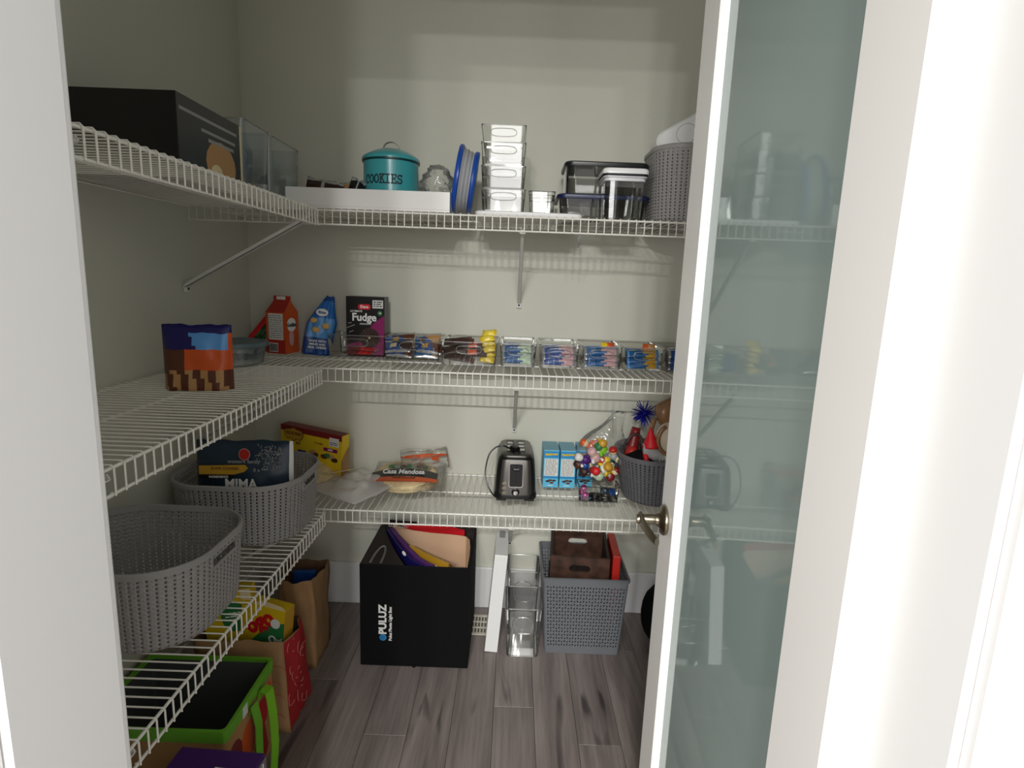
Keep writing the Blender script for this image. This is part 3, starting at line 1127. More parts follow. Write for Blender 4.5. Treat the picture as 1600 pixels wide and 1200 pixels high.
t = thing('round_food_tub', 'round clear tub of flour with grey lid on the middle left shelf', 'tub', (-.925, 1.895, zm))
q = MB()
q.lathe([(.001, .001), (.078, .001), (.088, .006), (.101, .066)], 48, 0)
q.lathe([(.001, .004), (.076, .004), (.085, .008), (.098, .066)], 48, 0)
q.build('tub_body', 'cleargrey', t, smooth=True)
MB().lathe([(.001, .0045), (.080, .0045), (.086, .02), (.072, .026), (.03, .023), (.001, .027)], 40, 0).build('flour', 'flour', t, smooth='all')
MB().lathe([(.102, .062), (.1065, .064), (.107, .072), (.104, .078), (.094, .080), (.090, .076), (.001, .076)], 48, 0, False, True).build('lid', 'teal2', t, smooth=True)

# gable carton of crackers
t = thing('cracker_carton', 'orange gable-top cracker carton with white nutrition panel in the back left corner', 'carton', (-.884, 2.1965, SM), R_(-17))
w, d, hh = .084, .078, .155
q = MB()
q.box(-w / 2, w / 2, -d / 2, d / 2, 0, hh)
q.add([(-w / 2, -d / 2, hh), (w / 2, -d / 2, hh), (w / 2, d / 2, hh), (-w / 2, d / 2, hh), (-w / 2 + .01, 0, hh + .046), (w / 2 - .004, 0, hh + .046)], [(0, 1, 5, 4), (2, 3, 4, 5), (1, 2, 5), (3, 0, 4)], [1, 1, 0, 1])
q.box(-w / 2 + .008, w / 2 - .002, -.002, .002, hh + .044, hh + .060, 1)
q.build('carton', ['orange', 'red'], t)
patch(t, 'lower_band', 'red', -w / 2, w / 2, 0, .052, -d / 2)
patch(t, 'nutrition_panel', 'paper', -.030, .034, .052, .150, -d / 2)
lines(t, -.033, .031, .056, .146, 11, -d / 2 - .0006, 'greyink', 5)
patch(t, 'barcode_panel', 'paper', -.030, .010, .006, .040, -d / 2 - .0006)
q = MB()
rr = random.Random(2)
x = -.033
while x < .006:
    ww = rr.choice((.0008, .0014, .002))
    q.box(x, x + ww, -d / 2 - .0018, -d / 2 - .0012, .009, .037)
    x += ww + .0014
q.build('barcode', 'ink', t)
lg = MB()
lg.loft([[(w / 2, .026 * math.cos(a * .3142) , .108 + .026 * math.sin(a * .3142)) for a in range(20)], [(w / 2 + .0008, .025 * math.cos(a * .3142), .108 + .025 * math.sin(a * .3142)) for a in range(20)]], 0, True, False, True)
lg.build('logo_oval', 'whiteink', t)
text('Goldfish', .019, 'ink', t, (w / 2 + .001, 0, .107), (R_(90), 0, R_(90)), bold=.0006, sx=.85)
MB().loft([[(w / 2, -.002 + .013 * math.cos(a * .3142), .058 + .030 * math.sin(a * .3142)) for a in range(20)], [(w / 2 + .0008, -.002 + .012 * math.cos(a * .3142), .058 + .029 * math.sin(a * .3142)) for a in range(20)]], 0, True, False, True).build('badge_oval', 'pink', t)
patch(t, 'flap_label', 'paper', -.02, .02, hh + .046, hh + .058, -.002)

# red and green packet lying against the carton
t = thing('green_red_packet', 'dark green and red packet leaning behind the cracker carton', 'packet', (-.992, 2.205, SM + .020), 0, None, (R_(-8), R_(38), R_(20)))
pouch(.085, .165, .05, ['dgreen', 'brightred', 'green', 'paper'], lambda u, v: 1 if u < .22 or v > .82 else (3 if (abs(u - .6) < .14 and abs(v - .5) < .08) or (abs(u - .75) < .1 and abs(v - .25) < .06) else (2 if math.sin(20 * u) * math.sin(17 * v) > .35 else 0)), 14, 16, 9, .005).build('packet_body', ['dgreen', 'brightred', 'green', 'paper'], t, smooth='all')

# blue bag
t = thing('blue_cracker_bag', 'bright blue bag of crackers with picture of three crackers, right of the orange carton', 'bag', (-.745, 2.165, SM), R_(8), None, (R_(-6), R_(5), R_(10)))
pouch(.110, .224, .080, ['blue', 'dblue', 'lblue'], lambda u, v: 1 if v < .30 else (2 if .30 < v < .62 and .12 < u < .92 else (1 if v > .92 else 0)), 18, 24, 21, .004, True, .74, .04, .034).build('bag_body', ['blue', 'dblue', 'lblue'], t, smooth='all')
for i, (x, z, rx) in enumerate(((-.014, .128, .013), (.030, .110, .014), (-.004, .094, .014))):
    MB().ball((x, -.042 + .10 * max(0, z - .07) * .30, z), (rx, .004, rx * .78), 14, 6).build('cracker_picture', 'nut', t, smooth='all')
q = MB()
q.disc((.012, .160), .022, .014, -.030, 20)
q.build('logo_oval', 'whiteink', t)
text('Bites', .014, 'dblue', t, (.012, -.0310, .160), bold=.0005)
for i, s in enumerate(('MADE WITH', 'SMILES AND', 'REAL CHEESE')):
    text(s, .011, 'whiteink', t, (.006, -.0465, .052 - i * .012), bold=.0003)

# ---------------------------------------------------------------- middle shelf, back: row of clear bins
bins = [(-.692, -.478, 2.125), (-.470, -.268, 2.085), (-.258, -.058, 2.035), (-.048, .083, 2.045), (.095, .236, 2.045), (.247, .392, 2.055), (.402, .536, 2.036), (.546, .690, 2.03)]
blab = ['clear bin holding the black fudge cookie box on the middle shelf', 'clear bin of blue and brown snack packets on the middle shelf', 'clear bin of brown and yellow snack bars on the middle shelf',
        'clear bin of blue and pale green bars, right of the yellow bars', 'clear bin of blue and pink bars, fifth along the middle shelf', 'clear bin of blue bars with one orange packet on the middle shelf',
        'clear bin of blue and yellow bars beside the door', 'last clear bin of the row, mostly hidden behind the door']
for (x0, x1, y0), lb in zip(bins, blab):
    clear_bin('clear_snack_bin', lb, x0, x1, y0, 2.290, SM, .084, .005, 'clear bins along the middle shelf', 'clear', 'rim', .009, True)

# fudge cookie box standing in the first bin
t = carton('fudge_cookie_box', 'black and magenta fudge cookie box standing in a clear bin', .146, .062, .218, (-.560, 2.205, SM + .006), R_(-2), 'boxblack')
y = -.031
poly_patch(t, 'magenta_panel', 'maroon', [(-.072, .0), (.072, .0), (.072, .150), (.030, .118), (-.020, .050), (-.072, .036)], y)
MB().loft([[(.0726, a, b) for a, b in ((-.03, .002), (.03, .002), (.03, .216), (-.03, .216))], [(.0732, a, b) for a, b in ((-.03, .002), (.03, .002), (.03, .216), (-.03, .216))]], 0, True, True, True).build('side_panel', 'sidegrey', t)
q = MB()
q.loft([[(-.003 + p[0], y, .180 + p[1]) for p in rrect(-.024, .024, -.010, .010, .009)], [(-.003 + p[0], y - .0007, .180 + p[1]) for p in rrect(-.024, .024, -.010, .010, .009)]], 0, True, False, True)
q.build('logo_badge', 'brightred', t)
text('Dare', .015, 'whiteink', t, (-.003, y - .0011, .180), bold=.0004)
patch(t, 'price_label', 'paper', .028, .068, .176, .206, y - .0004)
lines(t, .032, .064, .180, .203, 3, y - .0010, 'ink', 8)
text('ULTIMATE', .010, 'whiteink', t, (-.034, y - .0008, .163), bold=.0002)
text('Fudge', .040, 'whiteink', t, (-.004, y - .0008, .140), bold=.0011, sx=.98)
text('CHOCOLATE', .007, 'whiteink', t, (.0, y - .0008, .116), bold=.0002)
q = MB()
q.disc((.056, .158), .009, .009, y - .0004, 18)
q.build('round_badge', 'green', t)
text('+8', .008, 'whiteink', t, (.056, y - .0014, .158), bold=.0003)
q = MB()
q.disc((.016, .064), .038, .038, y - .0002, 30, 0, .003)
for i in range(14):
    a = 6.283 * i / 14
    q.tube([(.016 + .011 * math.cos(a), y - .003, .064 + .011 * math.sin(a)), (.016 + .037 * math.cos(a), y - .003, .064 + .037 * math.sin(a))], .0028, 6)
q.tube([(.016 + .010 * math.cos(a * .3142), y - .003, .064 + .010 * math.sin(a * .3142)) for a in range(20)], .0022, 6, 0, True)
q.build('cookie_picture', 'choc', t, smooth=True)
MB().disc((.016, .064), .004, .004, y - .003, 12).build('cookie_centre', 'cream', t)
q = MB()
for (a, b, c_, d_) in ((-.070, .100, -.040, .112), (-.066, .118, -.052, .119), (-.062, .083, -.046, .090)):
    q.tube([(a, y - .0004, b), (c_, y - .0004, d_)], .0007, 5)
q.build('sparkle_lines', 'whiteink', t)
# red packets lying in front of it
rr = random.Random(11)
for i in range(2):
    snack('red_packet', 'red and clear packet in front of the fudge cookie box, %s' % ('lower one', 'upper one')[i], .13, .05, .018, ['darkred', 'foil', 'brightred'], lambda u, v: 1 if u < .1 or u > .9 or abs(v - .55) < .1 else (2 if u > .5 else 0), (-.585 + .008 * i, 2.152 - .002 * i, SM + .010 + .016 * i), (R_(-82), R_(rr.uniform(-4, 4)), R_(rr.uniform(-5, 5))), 'red packets in the first clear bin', 30 + i, 'packet')
# blue and brown packets
cols = [['dblue', 'brown', 'foil', 'gold'], ['midblue', 'tan', 'foil', 'brown'], ['dblue', 'choc', 'foil', 'cream']]


def fn_pk(u, v):
    if v > .88 or v < .10:
        return 2
    if (u - .3) ** 2 + (v - .5) ** 2 * .5 < .02:
        return 3
    return 1 if (u + .35 * v > .72) else 0


pkl = ['front left, at the bottom', 'front right, at the bottom', 'front left, in the upper layer', 'front right, in the upper layer', 'back left, lower one', 'back right, lower one', 'back left, topmost', 'back right, topmost']
for i in range(8):
    cx = -.422 + (i % 2) * .105 + rr.uniform(-.006, .006)
    snack('blue_brown_packet', 'blue and brown snack packet in the second clear bin, %s' % pkl[i], .098, .062, .020, cols[i % 3], fn_pk, (cx, 2.108 + .036 * (i // 4) + .0, SM + .010 + .0175 * (i % 4 // 2) * 1.0 + (.022 if i > 3 else 0)), (R_(-50), R_(rr.uniform(-10, 10)), R_(rr.uniform(-10, 10))), 'blue and brown packets in the second clear bin', 40 + i, 'packet')
# brown bars, orange patch, and yellow bars
for i in range(5):
    snack('brown_bar', 'dark brown wrapped bar in the third clear bin, %s' % ('lowest', 'second from the bottom', 'third from the bottom', 'fourth from the bottom', 'topmost')[i], .11, .045, .022, ['choc', 'brown', 'foil'], lambda u, v: 2 if u > .95 and v > .6 else (1 if u > .80 else 0), (-.195 + rr.uniform(-.006, .006), 2.062 + .030 * (i % 2), SM + .010 + .015 * i), (R_(-62), R_(rr.uniform(-12, 12)), R_(rr.uniform(-8, 8))), 'brown bars in the third clear bin', 60 + i)
for i in range(2):
    snack('orange_patch_bar', 'brown bar with orange patch in the third clear bin, %s' % ('lower one', 'upper one')[i], .075, .030, .018, ['choc', 'orange', 'foil'], lambda u, v: 1 if .12 < u < .5 and .2 < v < .8 else (2 if v > .9 else 0), (-.132, 2.052 + .02 * i, SM + .030 + .024 * i), (R_(-30), 0, R_(4)), 'orange patched bars in the third clear bin', 70 + i)
for i in range(6):
    snack('yellow_bar', 'yellow wrapped bar at the right of the third clear bin, %s' % ('lowest', 'second from the bottom', 'third from the bottom', 'third from the top', 'second from the top', 'topmost')[i], .052, .030, .018, ['yelfoil', 'yellow'], lambda u, v: 1 if u < .2 or u > .85 else 0, (-.092 + rr.uniform(-.004, .004), 2.058 + .018 * (i % 2) + .012 * (i > 3), SM + .010 + .0185 * i), (R_(-48), R_(rr.uniform(-14, 14)), R_(rr.uniform(-12, 12))), 'yellow bars in the third clear bin', 80 + i)
# the five bins of blue bars
sets = [('white and pale green', ['midblue', 'mint', 'foil', 'paper']), ('white and pink', ['dblue', 'pink', 'foil', 'paper']), ('pink and cream', ['midblue', 'pink', 'foil', 'lblue']), ('cream and yellow', ['midblue', 'gold', 'lblue', 'cream']), ('white', ['dblue', 'paper', 'foil', 'paper'])]
ordn = ['fourth', 'fifth', 'sixth', 'seventh', 'eighth']


def fn_bar(u, v):
    if u < .05 or u > .95:
        return 2
    if .42 < v < .50 or v > .9:
        return 3
    return 0 if u < .55 + .1 * math.sin(9 * v) else 1


barl = ['lowest of the front row', 'middle of the front row', 'top of the front row', 'lowest of the back row', 'middle of the back row', 'top of the back row']
for b in range(5):
    x0, x1, y0 = bins[3 + b]
    xm = (x0 + x1) / 2
    wn = (x1 - x0) - .018
    for i in range(6):
        snack('blue_bar', 'blue and %s bar in the %s clear bin, %s' % (sets[b][0].replace('white and pale', 'pale'), ordn[b], barl[i]), wn, .034, .017, sets[b][1], fn_bar, (xm + rr.uniform(-.002, .002), y0 + .020 + .042 * (i // 3), SM + .008 + .0205 * (i % 3) + .004 * (i // 3)), (R_(-38 + rr.uniform(-12, 12)), R_(rr.uniform(-3, 3)), R_(rr.uniform(-3, 3))), 'bars in the %s clear bin' % ordn[b], 100 + b * 9 + i)
snack('orange_packet', 'small orange and yellow packet on top of the bars in the sixth clear bin', .05, .03, .014, ['orange', 'yellow'], lambda u, v: 1 if u < .4 else 0, (.352, 2.125, SM + .066), (R_(-40), 0, R_(6)), None, 150, 'packet')
snack('orange_packet', 'small orange packet on top of the bars in the seventh clear bin', .045, .028, .012, ['tan', 'orange'], lambda u, v: 1 if u < .4 else 0, (.497, 2.10, SM + .070), (R_(-40), 0, R_(-6)), None, 151, 'packet')

# ---------------------------------------------------------------- bottom shelf, left
zl = SL - .004
knit_basket('grey knit-look basket on the bottom left shelf holding the dark blue pouch', .385, .355, .196, .125, (-.824, 1.745, zl), 0, .014, slot='x')
knit_basket('grey knit-look basket at the near end of the bottom left shelf', .385, .355, .196, .125, (-.845, 1.245, zl), 0, .014, slot='x')


def fn_navy(u, v):
    if u > .965:
        return 2
    if v < .36 and u < .80:
        return 1
    return 0


t = thing('dark_blue_pouch', 'dark blue printed food pouch with red round logo standing in the left basket', 'pouch', (-.800, 1.665, zl + .006), 0, None, (R_(-3), 0, R_(4)))
pouch(.285, .296, .07, ['navybag', 'midblue', 'paper'], fn_navy, 26, 22, 33, .003, False, 0, .01).build('pouch_body', ['navybag', 'midblue', 'paper'], t, smooth='all')
yy = -.0395
MB().disc((.012, .262), .0165, .018, yy, 24).build('logo_ring', 'pink', t)
MB().disc((.012, .262), .0150, .0165, yy - .0006, 24).build('logo_disc', 'red', t)
text('western family', .016, 'greyink', t, (.010, yy - .0008, .240), bold=.0002)
poly_patch(t, 'yellow_label', 'gold', [(-.12, .200), (-.02, .200), (.010, .208), (.022, .220), (.014, .230), (-.12, .226)], yy)
text('SLOW COOKED', .011, 'brown', t, (-.045, yy - .001, .218), bold=.0002)
patch(t, 'black_label', 'boxblack', -.12, -.020, .187, .198, yy)
text('INGREDIENTS', .009, 'whiteink', t, (-.064, yy - .001, .1925), bold=.0002)
text('0 x ***', .015, 'greyink', t, (.058, yy - .0008, .214), bold=.0003)
text('MIMA', .042, 'whiteink', t, (.0, yy - .0008, .170), bold=.0012, sx=.9)
q = MB()
rr = random.Random(14)
for k in range(110):
    a, b = rr.gauss(.085, .020), min(.286, rr.gauss(.262, .014))
    if k > 84:
        a, b = rr.gauss(.095, .012), rr.gauss(.222, .009)
    a = min(.128, a)
    an = rr.uniform(0, 6.28)
    l = rr.uniform(.003, .008)
    q.tube([(a, -.034 + .0, b), (a + l * math.cos(an) * .5 + .001, -.0345, b + l * math.sin(an) * .5), (a + l * math.cos(an + .7), -.034, b + l * math.sin(an + .7))], .0009, 4)
q.build('leaf_print', 'greyink', t)
# folded paper slip in the basket
tag(MB().box(-.04, .04, -.001, .001, 0, .05).build('paper_slip', 'paper', None, (-.67, 1.72, SL + .115), (R_(-50), R_(-28), R_(20))), 'white paper slip in the left basket beside the dark blue pouch', 'paper')

# yellow taco kit box
t = carton('taco_kit_box', 'yellow and dark red taco kit box with torn side, leaning behind the left basket', .290, .046, .200, (-.778, 2.195, SL + .001), R_(-20), 'yellow', rot=(R_(0), R_(3.0), R_(-20)))
y = -.023
patch(t, 'red_band', 'darkred', -.145, .145, .178, .200, y)
MB().box(-.145, .145, -.023, .023, .200, .2006).build('red_top', 'darkred', t)
q = MB()
pg = [(a_ - .022, b_ + .006) for a_, b_ in [(-.100, .150), (-.088, .143), (-.074, .146), (-.060, .136), (-.046, .146), (-.030, .143), (-.020, .152), (-.014, .165), (-.022, .178), (-.046, .182), (-.060, .188), (-.074, .182), (-.098, .178), (-.108, .165)]]
poly_patch(t, 'logo_border', 'brown', [((a + .082) * 1.06 - .081, (b - .171) * 1.14 + .171) for a, b in pg], y - .0005)
poly_patch(t, 'logo_panel', 'gold', pg, y - .0012)
text('OLD EL PASO', .0155, 'brown', t, (-.082, y - .002, .172), bold=.0006, sx=.82)
text('KIT', .014, 'brown', t, (-.060, y - .0008, .134), bold=.0005)
text('12 Tortillas', .009, 'darkred', t, (.038, y - .0008, .152), bold=.0002)
patch(t, 'price_label', 'paper', .088, .132, .152, .186, y - .0006)
lines(t, .092, .128, .156, .170, 2, y - .0012, 'dblue', 3)
patch(t, 'pink_label', 'magfoil', .062, .126, .128, .142, y - .0006)
text('NEW', .010, 'whiteink', t, (.094, y - .0014, .135), bold=.0003)
patch(t, 'blue_panel', 'dpurple', -.060, -.020, .090, .110, y - .0004)
for i, (cx, cz, mm) in enumerate(((.010, .112, 'tan'), (.022, .104, 'brown'), (.064, .104, 'brown'), (.080, .110, 'green'), (.100, .108, 'tan'), (.112, .098, 'choc'))):
    MB().ball((cx, y, cz), (.017, .0014, .010), 12, 5).build('food_picture', mm, t, smooth='all')
q = MB()
q.add([(.1455, -.023, .002), (.1455, .023, .002), (.1455, .023, .150), (.1455, .0, .128), (.1455, -.023, .100)], [(0, 1, 2, 3, 4)])
q.add([(.1465, -.023, .002), (.1465, .023, .002), (.1465, .023, .150), (.1465, .0, .128), (.1465, -.023, .100)], [(0, 1, 2, 3, 4)])
q.build('torn_side', 'kraft', t)

# ---------------------------------------------------------------- bottom shelf, back
# zip bag with loose tortillas
t = thing('zip_bag', 'clear zip bag with a few tortillas lying flat beside the left basket', 'bag', (-.622, 2.085, SL + .004), R_(0))
q = pouch(.250, .275, .05, ['zipfilm'], lambda u, v: 0, 20, 20, 41, .007, False, 0, .02)
q.build('bag_film', 'zipfilm', t, (-.01, -.15, .022), (R_(-88), 0, R_(-32)), smooth='all')
for i, (x, y_, z, ax, ay) in enumerate(((-.075, .055, .020, 10, -6), (-.055, .075, .032, -14, -10), (-.095, .020, .040, 22, 20))):
    MB().lathe([(.001, 0), (.060, .001), (.070, .002), (.070, .004), (.060, .005), (.001, .0055)], 30, 0).build('tortilla', 'tortilla', t, (x, y_, z), (R_(ax), R_(ay), 0), smooth=True)

# packet of tortillas with printed band
t = thing('tortilla_packet', 'packet of tortillas with black and orange band lying left of the toaster', 'packet', (-.392, 2.020, SL + .026), 0, None, (R_(-83), R_(0), R_(3)))
q = MB()
rg = []
for z, k in ((0.0, .0), (.004, .98), (.020, 1.0), (.036, .99), (.040, .0)):
    pass
prof = [(.001, -.022), (.105, -.021), (.116, -.014), (.118, 0), (.116, .012), (.104, .018), (.001, .021)]
Mt = Matrix.Translation((0, 0, .118)) @ Matrix.Rotation(R_(90), 4, 'X')
q.lathe(prof, 44, 0, M=Mt)
q.build('tortilla_stack', 'tortilla', t, smooth=True)
q = pouch(.275, .245, .056, ['film'], lambda u, v: 0, 22, 18, 51, .006, False, 0, .05)
q.build('wrapper', 'film', t, (.01, .0, -.004), smooth='all')
bnd = MB()
A, B, C2, D2 = [], [], [], []
for i in range(25):
    u = i / 24
    x = -.125 + .25 * u
    zt_ = .120 - .020 * (2 * u - 1) ** 2
    A.append((x, -.030 + .010 * (2 * u - 1) ** 2, zt_))
    B.append((x, -.031 + .010 * (2 * u - 1) ** 2, .052 - .004 * (2 * u - 1) ** 2))
    C2.append((x, -.0305 + .012 * (2 * u - 1) ** 2, .014 + .014 * (2 * u - 1) ** 2))
bnd.loft([A, B], 0, False)
bnd.loft([[(p[0], p[1] + .0008, p[2]) for p in A], [(p[0], p[1] + .0008, p[2]) for p in B]], 0, False)
bnd.build('black_band', 'boxblack', t)
bnd = MB()
bnd.loft([B, C2], 0, False)
bnd.loft([[(p[0], p[1] + .0008, p[2]) for p in B], [(p[0], p[1] + .0008, p[2]) for p in C2]], 0, False)
bnd.build('orange_band', 'orange', t)
text('Casa Mendosa', .052, 'whiteink', t, (-.004, -.0335, .084), bold=.0015, sx=.52)
text('TORTILLAS', .018, 'choc', t, (0, -.0335, .036), bold=.0003)
for i in range(7):
    MB().ball((-.060 + .022 * i, -.024, .150 + .008 * math.sin(3 * i)), (.012, .0015, .016), 10, 4).build('food_picture', ('green', 'mint', 'brown')[i % 3], t, smooth='all')
tw = pouch(.19, .10, .014, ['film', 'orange'], lambda u, v: 1 if (.1 < u < .9 and .62 < v < .70) or (.64 < u < .78 and .3 < v < .5) else 0, 14, 12, 53, .006)
tw.build('wrapper_tail', ['film', 'orange'], t, (.072, -.008, .165), (R_(30), R_(-12), 0), smooth='all')

# toaster
t = thing('toaster', 'black and dark steel two-slot toaster on the bottom shelf', 'toaster', (.024, 2.135, SL), R_(1.5))
w, d = .076, .122
bs = MB()
bs.loft([at_z(rrect(-w - .003, w + .003, -d - .002, d + .002, .03), .010), at_z(rrect(-w - .003, w + .003, -d - .002, d + .002, .03), .024), at_z(rrect(-w, w, -d, d, .03), .030)], 0, True, True, True)
for sx_ in (-1, 1):
    for sy_ in (-1, 1):
        bs.box(sx_ * .052 - .018, sx_ * .052 + .018, sy_ * .098 - .016, sy_ * .098 + .016, 0, .012)
bs.build('base', 'toastblk', t, smooth=True)
bodyr = lambda k, z, rr=.032: at_z(rrect(-w + k, w - k, -d + k, d - k, rr), z)
q = MB()
q.loft([bodyr(.000, .026), bodyr(.001, .06), bodyr(.004, .11), bodyr(.008, .148), bodyr(.011, .158), bodyr(.016, .164)], 0, True, True, True)
q.build('body', 'toastblk', t, smooth=True)
# brushed steel front skin following the body
q = MB()
F1, F2 = [], []
for z, k in ((.028, 0), (.06, .001), (.11, .004), (.148, .008), (.156, .0095)):
    row = []
    for i in range(15):
        u = -1 + 2 * i / 14
        x = u * (.060 - k)
        yb = -d + k - .0016
        yb += .010 * max(0, abs(u) - .72) ** 2 / .0784 * .45
        row.append((x, yb - .0012 * (1 - u * u), z))
    F1.append(row)
q.loft(F1, 0, False)
q.loft([[(p[0], p[1] + .0015, p[2]) for p in r] for r in F1], 0, False)
q.build('front_panel', 'steel', t, smooth='all')
q = MB()
q.loft([at_z(rrect(-w + .016, w - .016, -d + .016, d - .016, .03), .162), at_z(rrect(-w + .017, w - .017, -d + .017, d - .017, .03), .170), at_z(rrect(-w + .024, w - .024, -d + .024, d - .024, .026), .1745)], 0, True, True, True)
q.build('top_deck', 'steel', t, smooth=True)
for sx_ in (-1, 1):
    MB().box(sx_ * .021 - .0125, sx_ * .021 + .0125, -.072, .078, .1740, .1756).build('slot', 'ink', t)
    for k in range(3):
        MB().box(sx_ * .021 - .011, sx_ * .021 + .011, -.056 + k * .045, -.030 + k * .045, .1756, .1764).build('bread_guide', 'chrome', t)
MB().tube([(.014 * math.cos(a * .3927), -.084 + .006 * math.sin(a * .3927), .1755) for a in range(16)], .003, 6, 0, True).build('lift_ring', 'toastblk', t, smooth=True)
yf = -d - .002
fr = MB()
ro = rrect(-.0265, .0265, .055, .146, .008)
ri = rrect(-.0235, .0235, .058, .143, .006)
fr.loft([[(p[0], yf + (p[1] - .028) * .062 - .0035, p[1]) for p in ro], [(p[0], yf + (p[1] - .028) * .062 - .0035, p[1]) for p in ri], [(p[0], yf + (p[1] - .028) * .062 + .004, p[1]) for p in ri], [(p[0], yf + (p[1] - .028) * .062 + .004, p[1]) for p in ro]], 0, loop=True)
fr.build('window_frame', 'chrome', t, smooth=True)
MB().loft([[(p[0], yf + (p[1] - .028) * .062 - .0022, p[1]) for p in ri], [(p[0], yf + (p[1] - .028) * .062 + .002, p[1]) for p in ri]], 0, True, True, True).build('window', 'toastblk', t)
MB().box(-.0025, .0025, yf + .0006, yf + .002, .064, .138).build('lever_track', 'ink', t)
MB().box(-.012, .012, yf - .004, yf + .006, .118, .127).build('lever', 'toastblk', t, bevel=.002)
Md = Matrix.Translation((0, yf + .002, .038)) @ Matrix.Rotation(R_(90), 4, 'X')
MB().lathe([(.0145, 0), (.0145, .005), (.012, .006)], 28, 0, False, True, Md).build('dial_ring', 'toastblk', t, smooth=True)
MB().lathe([(.0098, .005), (.0095, .014), (.008, .016), (.001, .0165)], 28, 0, False, True, Md).build('dial', 'chrome', t, smooth=True)
for k in range(3):
    MB().loft([[(-.042 + p[0], yf - .0008, .034 + k * .018 + p[1]) for p in rrect(-.008, .008, -.0045, .0045, .004)], [(-.042 + p[0], yf + .004, .034 + k * .018 + p[1]) for p in rrect(-.008, .008, -.0045, .0045, .004)]], 0, True, True, True).build('button', 'nickel', t, smooth=True)
pts = [(-.015, -.078, .180), (-.032, -.055, .186), (-.052, -.045, .189), (-.078, -.050, .183), (-.100, -.058, .160), (-.111, -.066, .120), (-.113, -.074, .085), (-.106, -.085, .055), (-.092, -.098, .030), (-.076, -.112, .014)]
sm = []
for i in range(len(pts) - 1):
    p0 = Vector(pts[max(i - 1, 0)]); p1 = Vector(pts[i]); p2 = Vector(pts[i + 1]); p3 = Vector(pts[min(i + 2, len(pts) - 1)])
    for k in range(5):
        s = k / 5
        sm.append(.5 * ((2 * p1) + (-p0 + p2) * s + (2 * p0 - 5 * p1 + 4 * p2 - p3) * s * s + (-p0 + 3 * p1 - 3 * p2 + p3) * s ** 3))
sm.append(Vector(pts[-1]))
MB().tube(sm, .0030, 8).build('power_cord', 'black', t, smooth=True)
q = MB()
q.box(-.012, .012, -.018, .018, -.009, .009)
q.build('plug', 'black', t, (-.006, -.066, .186), (0, 0, R_(35)), bevel=.003)

# blue snack cartons
for i, (x, lb) in enumerate(((.165, 'sky blue snack carton right beside the toaster'), (.2315, 'sky blue snack carton between its twin and the bag of toys'), (.302, 'sky blue snack carton standing mostly hidden behind the bag of toys'))):
    t = carton('snack_carton', lb, .061, .125, .153, (x, 2.237 + (.012 if i == 2 else 0), SL), R_((1, 0, 0)[i]), 'sky', group='sky blue snack cartons')
    y = -.0625
    MB().box(-.0305, .0305, -.0625, .0625, .153, .1534).build('top_panel', 'skytop', t)
    patch(t, 'deep_blue_band', 'skydk', -.0300, .0300, .122, .149, y)
    q = MB()
    text('Dunkaroos', .0115, 'yellow', t, (0, y - .0012, .137), (R_(90), R_(-4), 0), bold=.0010, sx=.92)
    patch(t, 'nutrition_panel', 'paper', -.026, .026, .048, .118, y)
    lines(t, -.023, .023, .050, .116, 12, y - .0006, 'greyink', 7 + i)
    patch(t, 'deep_blue_band', 'skydk', -.0300, .0300, .038, .047, y)
    for k, (cx, cz) in enumerate(((-.012, .026), (.004, .020), (.013, .029), (-.002, .030))):
        MB().ball((cx, y, cz), (.0085, .001, .0045), 10, 4).build('cookie_picture', ('choc', 'brown')[k % 2], t, smooth='all')
    lines(t, -.012, .014, .006, .012, 1, y, 'whiteink', 2)

# bag of toys
t = thing('toy_bag', 'clear zip bag stuffed with colourful plastic toys, leaning between the blue cartons and the basket', 'bag', (.350, 2.155, SL + .062), 0, None, (R_(-4), R_(6), 0))
q = MB()
rg = []
for j in range(15):
    v = j / 14
    hw = (.052 + .034 * math.sin(math.pi * min(1, v * 1.35)) ** .8) * (1 if v < .62 else 1 - 1.75 * (v - .62))
    hd = .050 * (math.sin(math.pi * min(.5, .14 + v)) ** .7) * max(.06, 1 - 1.05 * max(0, v - .35) / .65)
    cx = -.012 + (.060 * max(0, v - .45) / .55)
    rg.append([(cx + hw * math.copysign(abs(math.cos(a)) ** .8, math.cos(a)) + .002 * math.sin(5 * a + 3 * v), hd * math.sin(a) * (1 + .1 * math.sin(7 * a + 9 * v)), .265 * v) for a in [6.2832 * k / 32 for k in range(32)]])
q.loft(rg, 0, True, True, True)
q.build('bag_film', 'film', t, smooth='all')
MB().box(-.006, .006, -.0016, .0016, 0, .092).build('zip_strip', 'rim', t, (.030, -.012, .178), (0, R_(-12), 0))
MB().box(-.0012, .0012, -.0010, .0010, 0, .092).build('zip_line', 'greyink', t, (.041, -.013, .176), (0, R_(-12), 0))


def toy(i, label, c, loc, s, rot):
    """small rounded plain toy: round head on a barrel body with two stub arms and a base"""
    o = thing('plastic_toy', label, 'toy', loc, 0, 'small plastic toys in the clear bag', rot)
    MB().lathe([(.001, 0), (.011 * s, .001 * s), (.013 * s, .008 * s), (.012 * s, .020 * s), (.007 * s, .025 * s), (.001, .026 * s)], 16).build('body', c[0], o, smooth='all')
    MB().ball((0, 0, .034 * s), (.0115 * s, .0115 * s, .011 * s), 14, 8).build('head', c[1], o, smooth='all')
    MB().lathe([(.0118 * s, .036 * s), (.0124 * s, .040 * s), (.010 * s, .046 * s), (.004 * s, .048 * s), (.001, .0482 * s)], 16).build('cap', c[2], o, smooth='all')
    for k in (-1, 1):
        MB().tube([(k * .011 * s, 0, .019 * s), (k * .019 * s, -.004 * s, .012 * s)], .0045 * s, 8).build('arm', c[3], o, smooth='all')


